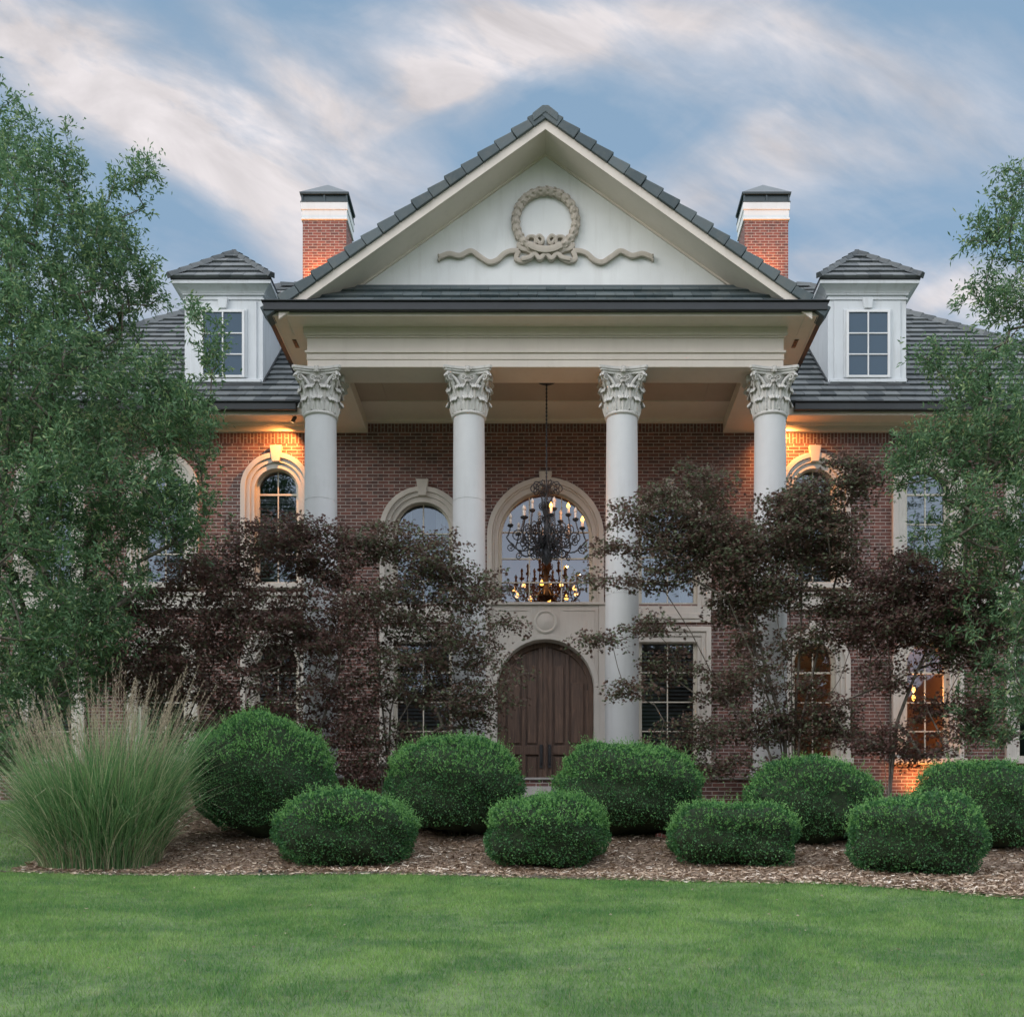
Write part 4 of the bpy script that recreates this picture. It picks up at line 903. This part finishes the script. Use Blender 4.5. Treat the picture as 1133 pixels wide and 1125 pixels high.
shrub_px(538, 671, 882, 964, 15.7, 'low front row shrub below the wooden front door', 7, flat=.1, tips=1., lean=.12)
shrub_px(741, 877, 891, 961, 15.8, 'smallest boxy shrub, flat topped, right of the door in the front row', 8, flat=1.2, tips=.6)
shrub_px(939, 1089, 882, 973, 14.9, 'low front row shrub furthest right, bulging over the mulch', 9, flat=.3, tips=.5)

# ornamental grass
def reed():
    rng = np.random.default_rng(5); d0 = 15.75; A = PX(112, 958, d0); root = empty('ornamental_grass', (A.x, A.y, float(ground_z(A.x, A.y))), label='tall feathery grass clump with tan plumes at the left of the bed', category='grass clump')
    def blades(N, hmin, hmax, spread, wmin, wmax, bend, base=.55, seg=7, sk=0.):
        a = rng.uniform(0, 2*PI, N); rb = base*np.sqrt(rng.random(N)); b0 = np.stack([rb*np.cos(a), rb*np.sin(a)*.8, np.zeros(N)], 1); b0[:, 2] = ground_z(A.x+b0[:, 0], A.y+b0[:, 1])-float(ground_z(A.x, A.y))-.02; H = rng.uniform(hmin, hmax, N)*np.where(hmax > 1.6, 1-.20*np.clip(-b0[:, 0]/base, -.3, 1), 1)*(1+.06*np.sin(b0[:, 0]*9))
        ta = a+rng.normal(0, .5, N); out = spread*(rb/base)**.8*rng.uniform(.5, 1.1, N)*H+rng.normal(0, .06, N); dr = np.stack([np.cos(ta), np.sin(ta), 0*ta], 1); tw = rng.uniform(0, PI, N); sd = np.stack([np.cos(tw), np.sin(tw), 0*tw], 1)
        t = np.linspace(0, 1, seg+1); bd = rng.uniform(.1, 1, N)*bend
        C = b0[:, None, :]+dr[:, None, :]*(out[:, None]*(t[None]**1.7))[..., None]; C[..., 2] += H[:, None]*(t[None]-bd[:, None]*t[None]**3.2)
        Wd = rng.uniform(wmin, wmax, N)[:, None]*(1-.93*t[None]**2.2); Lft = C-sd[:, None]*Wd[..., None]; Rgt = C+sd[:, None]*Wd[..., None]
        V = np.stack([Lft, Rgt], 2).reshape(-1, 3); k = (np.arange(N)[:, None]*(seg+1)+np.arange(seg)[None]).ravel()*2
        return V, np.stack([k, k+1, k+3, k+2], 1), C
    V, Q, C = blades(6000, .9, 2.35, .50, .0046, .0088, .42, base=.78); npmesh('blades', V, Q, 'reed_green', root)
    V, Q, C = blades(2300, .6, 1.9, .95, .0040, .0075, .62, base=.80); npmesh('arching_blades', V, Q, 'reed_green', root)
    V, Q, C = blades(1500, .3, .95, .9, .002, .004, .8, base=.8); npmesh('dry_blades', V, Q, 'reed_tan', root)
    V, Q, C = blades(330, 1.7, 2.72, .30, .0018, .0030, .13, base=.82); npmesh('stalks', V, Q, 'reed_tan', root)
    # feather plumes on the stalk ends
    k = 46; n = len(C); idx = np.repeat(np.arange(n), k); f = np.tile(np.linspace(0, 1, k), n)*1.7+5.2; i0 = np.clip(f.astype(int), 0, 6); fr = (f-i0)[:, None]; P = C[idx, i0]*(1-fr)+C[idx, i0+1]*fr; ax = unit(C[idx, 7]-C[idx, 5])
    D = unit(ax+rng.normal(0, .28, P.shape)); L = rng.uniform(.02, .055, len(P)); quadobj('plumes', leafquads(P+rng.normal(0, .004, P.shape), D, L, L*.17, rng), 'reed_tan', root)
reed()

def skeleton(stems, tips, rng, step=.30, up=.35, tip_r=.004, expo=2.5, maxr=None, rise=.8):
    """grow limbs from the given stems to every twig end; returns tube mesh"""
    nodes = []; par = []
    for st in stems:
        prev = -1
        for i, p in enumerate(st): nodes.append(np.array(p, float)); par.append(prev if i else -1); prev = len(nodes)-1
    base = nodes[0]; order = np.argsort(np.linalg.norm(tips-base, axis=1)); ends = {}
    for ti in order:
        T = tips[ti]; Nn = np.array(nodes); dv = T-Nn; ds = np.linalg.norm(dv, axis=1); cost = ds+rise*np.maximum(0, Nn[:, 2]-T[2]+.25*ds)
        j = int(np.argmin(cost)); A = nodes[j]; dist = ds[j]; n = max(1, int(dist/step)); prev = j
        ctrl = (A+T)/2+np.array([0, 0, -up*.25*dist if T[2] > A[2] else up*.3*dist])+rng.normal(0, .07*dist, 3)
        for k in range(1, n+1):
            t = k/n; p = (1-t)**2*A+2*t*(1-t)*ctrl+t*t*T
            if k < n: p = p+rng.normal(0, .02, 3)
            nodes.append(p); par.append(prev); prev = len(nodes)-1
        ends[int(ti)] = prev
    m = len(nodes); r = np.zeros(m); ch = [[] for _ in range(m)]
    for i, p in enumerate(par):
        if p >= 0: ch[p].append(i)
    for i in range(m-1, -1, -1):
        r[i] = tip_r if not ch[i] else (sum(r[c]**expo for c in ch[i]))**(1/expo)+.0004
    if maxr: r = np.minimum(r, maxr)
    mb = MB()
    for i, p in enumerate(par):
        if p >= 0: mb.tube([nodes[p], nodes[i]], [max(r[i], min(r[p], r[i]*1.25)), r[i]], 6 if r[i] > .02 else 4)
    dirs = np.array([unit((nodes[ends[i]]-nodes[par[ends[i]]])[None])[0] for i in range(len(tips))])
    return mb, dirs
def sample_crown(ells, d0, rng, mind):
    """twig ends inside a set of ellipsoids given as (px, py, rx px, ry px, density, depth offset m, depth radius m)"""
    out = []
    for (px, py, rx, ry, n, dof, dr) in ells:
        d = d0+dof; c = PX(px, py, d); k = 0; tries = 0
        while k < n and tries < n*30:
            tries += 1; v = rng.normal(size=3); v = v/np.linalg.norm(v)*rng.random()**.42; p = np.array(c)+v*np.array([rx*d/F, dr, ry*d/F])
            if out and np.min(np.sum((np.array(out)-p)**2, 1)) < mind*mind: continue
            out.append(p); k += 1
    return np.array(out)
def oak(name, label, stems, ells, d0, seed, per=72, lf=(.055, .115), spread=.20, minz=None):
    rng = np.random.default_rng(seed); tips = sample_crown(ells, d0, rng, .17); root = empty(name, stems[0][0], label=label, category='tree')
    b = Vector(stems[0][0]); mb, dirs = skeleton(stems, tips, rng); mb.v = [(x-b.x, y-b.y, z-b.z) for x, y, z in mb.v]; mb.build('trunk', 'bark', root)
    n = len(tips); idx = np.repeat(np.arange(n), per); k = len(idx)
    # leaves strung along several side twigs at each branch end
    ntw = 6; twd = unit(dirs[:, None, :].repeat(ntw, 1).reshape(-1, 3)*.9+rng.normal(0, .75, (n*ntw, 3))+np.array([0, 0, .18])); ti = idx*ntw+rng.integers(0, ntw, k)
    t = rng.random(k); ext = spread*rng.uniform(1., 2.1, n*ntw); P = tips[idx]-dirs[idx]*.12+twd[ti]*(t*ext[ti])[:, None]+rng.normal(0, .028, (k, 3))
    P[:, 2] -= .10*(t*ext[ti])**1.5
    D = unit(twd[ti]*.7+rng.normal(0, .65, (k, 3))+np.array([0, 0, .05])); L = rng.uniform(lf[0], lf[1], k); Q4 = leafquads(P-np.array(b), D, L, L*.30, rng, droop=.15)
    quadobj('crown', Q4, 'oak_leaf', root); return root
def gz(px, d): x = (px-603.5)*d/F; return (x, d-DC, float(ground_z(x, d-DC))-.1)
# left tree
d0 = 17.6; g = gz(-15, d0)
st = [[g]+[tuple(PX(x, y, d)) for x, y, d in ((-12, 820, 17.6), (-5, 700, 17.6), (0, 600, 17.55), (8, 500, 17.6), (14, 400, 17.65), (10, 300, 17.6), (8, 200, 17.6))]]
oak('oak_tree', 'tall green leafy tree covering the left end of the house', st,
    [(0, 150, 34, 55, 34, 0, .8), (58, 195, 34, 58, 44, .2, 1.0), (20, 270, 80, 75, 170, 0, 1.8), (118, 230, 26, 50, 20, 0, .6), (158, 205, 16, 34, 10, 0, .3), (120, 300, 48, 60, 70, 0, 1.3), (165, 320, 14, 20, 8, 0, .3), (30, 370, 110, 60, 190, 0, 2.0),
     (60, 450, 150, 60, 260, -.2, 2.0), (205, 470, 42, 46, 40, -.3, .7), (232, 385, 12, 40, 12, -.3, .3), (215, 350, 12, 24, 4, -.3, .2), (175, 420, 40, 30, 26, -.2, .6), (70, 545, 140, 60, 230, -.3, 1.9), (190, 560, 45, 42, 44, -.2, .8), (50, 640, 110, 60, 170, -.2, 1.7), (30, 730, 95, 65, 170, 0, 1.5), (95, 690, 50, 40, 50, -.3, .9), (15, 810, 60, 40, 50, 0, 1.), (-120, 400, 120, 260, 120, 0, 2)], d0, 21)
d0 = 17.9; g = gz(1165, d0)
st = [[g]+[tuple(PX(x, y, d)) for x, y, d in ((1160, 800, 17.9), (1158, 680, 17.9), (1150, 560, 17.9), (1146, 450, 17.9), (1140, 340, 17.9), (1132, 240, 17.9))]]
oak('oak_tree', 'green leafy tree reaching in from the right edge of the photo', st,
    [(1115, 235, 34, 62, 34, 0, .6), (1085, 255, 16, 20, 5, 0, .3), (1135, 330, 46, 60, 50, 0, 1.), (1090, 325, 30, 16, 8, 0, .4), (1030, 395, 22, 24, 9, 0, .3), (1085, 410, 44, 30, 34, 0, .8), (1110, 480, 80, 55, 130, -.1, 1.4), (1025, 505, 46, 38, 46, -.2, .7), (1105, 580, 95, 60, 170, 0, 1.6), (1110, 680, 70, 70, 130, .1, 1.4), (1105, 780, 50, 45, 46, .1, 1.), (1220, 450, 70, 220, 90, 0, 1.6)], d0, 22)

def maple(label, stems, ells, d0, seed, per=76, m='maple_leaf', maxr=.045):
    """many stemmed maple: flat layered sprays of small palmate leaves"""
    rng = np.random.default_rng(seed); ells = [(a, b, c, d, int(e*(1.22 if e > 26 else 1.15)), f, g) for a, b, c, d, e, f, g in ells]; tips = sample_crown(ells, d0, rng, .125); root = empty('maple_tree', stems[0][0], label=label, category='tree', group='dark red leaved maples in front of the portico')
    b = Vector(stems[0][0]); mb, dirs = skeleton(stems, tips, rng, maxr=maxr, tip_r=.0028); mb.v = [(x-b.x, y-b.y, z-b.z) for x, y, z in mb.v]; mb.build('trunk', 'bark', root)
    n = len(tips); idx = np.repeat(np.arange(n), per); k = len(idx); an = rng.uniform(0, 2*PI, k); rr = np.sqrt(rng.random(k)); pr = rng.uniform(.16, .30, n)
    tilt = rng.normal(0, .22, (n, 2)); ox = rr*np.cos(an)*pr[idx]*1.15; oy = rr*np.sin(an)*pr[idx]; oz = rng.normal(0, .04, k)+tilt[idx, 0]*ox+tilt[idx, 1]*oy-.30*(rr**2)*pr[idx]
    P = tips[idx]+np.stack([ox, oy, oz], 1)-np.array(b)
    ld = unit(np.stack([np.cos(an), np.sin(an), np.full(k, -.45)], 1)+rng.normal(0, .45, (k, 3))); sd = unit(np.cross(ld, np.array([0, 0, 1.])+rng.normal(0, .5, (k, 3)))); L = rng.uniform(.036, .070, k)
    Qs = []
    for s_ in (-1, -.45, 0, .45, 1):
        D = unit(ld*(1-abs(s_)*.35)+sd*s_*.95); l = L*(1-.35*abs(s_)); w_ = l*.27; sid = unit(np.cross(D, np.cross(D, sd)+rng.normal(0, .1, (k, 3)))); mid = P+D*(l*.5)[:, None]; nn = np.cross(D, unit(np.cross(ld, sd)))
        Qs.append(np.stack([P, mid+nn*(w_*.5)[:, None], P+D*l[:, None], mid-nn*(w_*.5)[:, None]], 1))
    V = np.stack(Qs, 1)   # k,5,4,3 ; lobes share the stalk point
    V = V.reshape(k, 20, 3); base_i = np.arange(k)[:, None]*16
    Vc = np.concatenate([V[:, 0:1], V[:, [1, 2, 3, 5, 6, 7, 9, 10, 11, 13, 14, 15, 17, 18, 19]]], 1).reshape(-1, 3)
    Qi = np.stack([np.stack([base_i[:, 0], base_i[:, 0]+1+3*j, base_i[:, 0]+2+3*j, base_i[:, 0]+3+3*j], 1) for j in range(5)], 1).reshape(-1, 4)
    npmesh('crown', Vc, Qi, m, root); return root
def fans(px, d, tops):
    g = gz(px, d); out = []
    for (pts) in tops: out.append([(g[0]+random.uniform(-.08, .08), g[1]+random.uniform(-.08, .08), g[2])]+[tuple(PX(x, y, d+random.uniform(-.15, .15))) for x, y in pts])
    return out
maple('wide dark maroon maple left of the portico, behind the ornamental grass', fans(335, 18.7, [[(325, 840), (300, 770), (265, 700), (240, 660)], [(335, 800), (330, 720), (318, 650), (305, 610)], [(350, 820), (372, 750), (385, 680), (372, 620)], [(320, 850), (270, 790), (215, 740), (180, 700)]]),
      [(165, 680, 42, 38, 36, 0, .7), (230, 640, 55, 42, 60, 0, .9), (305, 605, 62, 28, 48, -.1, .8), (365, 610, 40, 34, 36, 0, .7), (200, 730, 75, 45, 70, 0, 1.), (290, 690, 70, 50, 80, 0, 1.), (370, 690, 48, 55, 56, 0, .9), (310, 770, 75, 40, 54, 0, .9), (225, 790, 60, 35, 34, 0, .8), (385, 780, 34, 50, 26, 0, .6), (400, 850, 26, 24, 16, 0, .5), (345, 820, 40, 30, 24, 0, .6), (150, 740, 40, 40, 34, 0, .7), (320, 580, 30, 14, 10, 0, .5)], 18.7, 31, m='maple_leaf_purple')
maple('dark red maple just left of the front door, spreading over the second column', fans(430, 18.9, [[(432, 790), (445, 730), (462, 670), (470, 620)], [(425, 800), (418, 730), (410, 660), (415, 600)], [(440, 800), (470, 750), (505, 700), (530, 660)]]),
      [(425, 600, 40, 24, 28, 0, .6), (478, 622, 40, 34, 38, 0, .7), (520, 650, 32, 30, 26, 0, .6), (440, 665, 46, 44, 42, 0, .8), (505, 705, 44, 40, 40, 0, .7), (558, 688, 20, 7, 5, 0, .25), (560, 750, 24, 28, 9, -.4, .3), (450, 745, 52, 40, 46, 0, .8), (512, 780, 40, 36, 36, 0, .7), (430, 820, 40, 30, 26, 0, .6), (565, 650, 12, 9, 3, 0, .2)], 18.9, 32)
maple('tall sparse maple with bare fanning stems right of the front door', fans(878, 18.7, [[(860, 800), (830, 720), (800, 650), (790, 580)], [(876, 800), (876, 720), (872, 640), (880, 570)], [(868, 810), (845, 730), (828, 660), (820, 600)], [(892, 810), (930, 750), (950, 690), (955, 640)], [(872, 790), (862, 700), (852, 620), (858, 560)], [(880, 790), (886, 700), (888, 620), (895, 560)], [(886, 800), (905, 720), (925, 640), (935, 560)], [(850, 830), (800, 770), (765, 700), (720, 630)]]),
      [(775, 545, 36, 34, 30, 0, .6), (715, 575, 40, 26, 24, 0, .5), (680, 605, 24, 13, 8, 0, .4), (652, 640, 18, 10, 5, -.3, .3), (700, 640, 24, 9, 6, 0, .3), (662, 706, 30, 7, 8, -.3, .3), (745, 620, 38, 34, 34, 0, .6), (810, 610, 44, 42, 70, 0, .8), (880, 590, 54, 38, 84, 0, .8), (945, 525, 26, 28, 28, 0, .4), (885, 555, 40, 28, 40, 0, .6), (925, 600, 32, 40, 36, 0, .6),
       (855, 650, 50, 24, 44, 0, .7), (720, 690, 30, 12, 10, 0, .4), (700, 760, 30, 10, 9, -.2, .3), (745, 735, 30, 18, 14, 0, .4), (765, 810, 44, 20, 22, 0, .5), (790, 845, 40, 14, 14, 0, .4), (880, 740, 60, 40, 22, 0, .6), (820, 700, 30, 30, 12, 0, .5), (850, 800, 50, 24, 30, 0, .5), (930, 670, 26, 20, 20, 0, .5), (800, 760, 34, 24, 16, 0, .5), (900, 800, 44, 26, 30, 0, .6), (760, 590, 40, 30, 30, 0, .6), (815, 670, 34, 22, 18, .2, .5), (900, 700, 34, 26, 18, 0, .5), (835, 745, 34, 22, 14, 0, .5), (865, 850, 40, 14, 12, 0, .4), (730, 545, 20, 20, 9, 0, .4)], 18.7, 33)
maple('low dense purple maple in front of the lit window at the right', fans(985, 18.4, [[(985, 800), (985, 740), (980, 690), (985, 650)], [(992, 800), (1015, 740), (1040, 690), (1060, 660)], [(975, 800), (950, 740), (945, 690), (960, 650)]]),
      [(985, 640, 46, 30, 52, 0, .7), (1045, 660, 52, 34, 66, 0, .8), (985, 690, 56, 28, 60, 0, .8), (1060, 710, 40, 34, 40, 0, .7), (975, 745, 30, 24, 14, 0, .5), (1050, 780, 38, 16, 16, 0, .5), (960, 815, 52, 16, 20, 0, .6), (1025, 825, 40, 18, 18, 0, .6), (1080, 800, 30, 30, 16, 0, .5), (920, 780, 24, 18, 8, 0, .4)], 18.4, 34, m='maple_leaf_purple')

# ------------------------------------------------------------------ small things in the bed
m = MB(); A = PX(733, 927, 17.0); zg = float(ground_z(A.x, A.y)); m.box(-.10, .10, -.05, .05, 0, .06); o = m.build('loose_brick', 'chimney_brick', bevel=.008, label='loose red brick lying in the mulch below the third column', category='brick'); o.location = (A.x, A.y, zg+.04); o.rotation_euler = (0, .2, .5)
m = MB(); m.lathe([(.022, 0), (.022, .05), (.028, .055), (.028, .07), (.012, .078)], (0, 0, 0), 12); A = PX(290, 968, 14.85); o = m.build('sprinkler_head', 'iron', smooth=True, label='small black sprinkler head poking up at the lawn edge', category='sprinkler'); o.location = (A.x, A.y-.1, float(ground_z(A.x, A.y-.1))-.005)

# longer, coarser blades standing out of the turf
N = 70000; rg = np.random.default_rng(92); fd = 5.6+rg.random(N)**.8*9.8; fx = rg.uniform(-1, 1, N)*(.62*fd+.6)-.3; ok = fd < edge_d(fx)+.03; fx, fd = fx[ok], fd[ok]; N = len(fx)
P = np.stack([fx, fd-DC, ground_z(fx, fd-DC)], 1); D = rg.normal(0, .42, (N, 3)); D[:, 2] = 1; L = rg.uniform(.035, .062, N); tag(quadobj('long_grass', leafquads(P, D, L, rg.uniform(.004, .0065, N), rg), 'blade'), kind='stuff', label='coarser grass blades standing out of the mown turf', category='grass')
# turf left of the bed, beyond its side edge
N = 26000; fx = rg.uniform(-11.5, -6.88, N); fd = rg.uniform(15, 21, N); P = np.stack([fx, fd-DC, ground_z(fx, fd-DC)], 1); D = rg.normal(0, .4, (N, 3)); D[:, 2] = 1; L = rg.uniform(.03, .07, N)
tag(quadobj('side_grass', leafquads(P, D, L, rg.uniform(.006, .011, N), rg), 'blade'), kind='stuff', label='green turf at the far left beside the feathery grass clump', category='grass')
# chips spilled over the edge of the bed
N = 2600; fx = rg.uniform(-6.9, 9, N); fd = edge_d(fx)-np.abs(rg.normal(0, .07, N)); P = np.stack([fx, fd-DC, ground_z(fx, fd-DC)+.02+rg.random(N)*.012], 1); D = rg.normal(0, 1, P.shape)*np.array([1, 1, .15]); L = rg.uniform(.03, .09, N)
tag(quadobj('spilled_chips', leafquads(P, D, L, L*.25, rg, fold=.2), 'chip'), kind='stuff', label='bark chips spilled over the grass along the bed edge', category='mulch')
# a few dry leaves dropped on the turf
N = 70; rg = np.random.default_rng(91); fd = rg.uniform(7, 14.3, N); fx = rg.uniform(-1, 1, N)*(.42*fd); ok = fd < edge_d(fx)-.1; fx, fd = fx[ok], fd[ok]
P = np.stack([fx, fd-DC, ground_z(fx, fd-DC)+.028], 1); D = rg.normal(0, 1, P.shape)*np.array([1, 1, .15]); L = rg.uniform(.02, .05, len(P))
tag(quadobj('fallen_leaves', leafquads(P, D, L, L*.45, rg, fold=.3), 'reed_tan'), kind='stuff', label='scattered dry leaves lying on the mown turf', category='leaves')
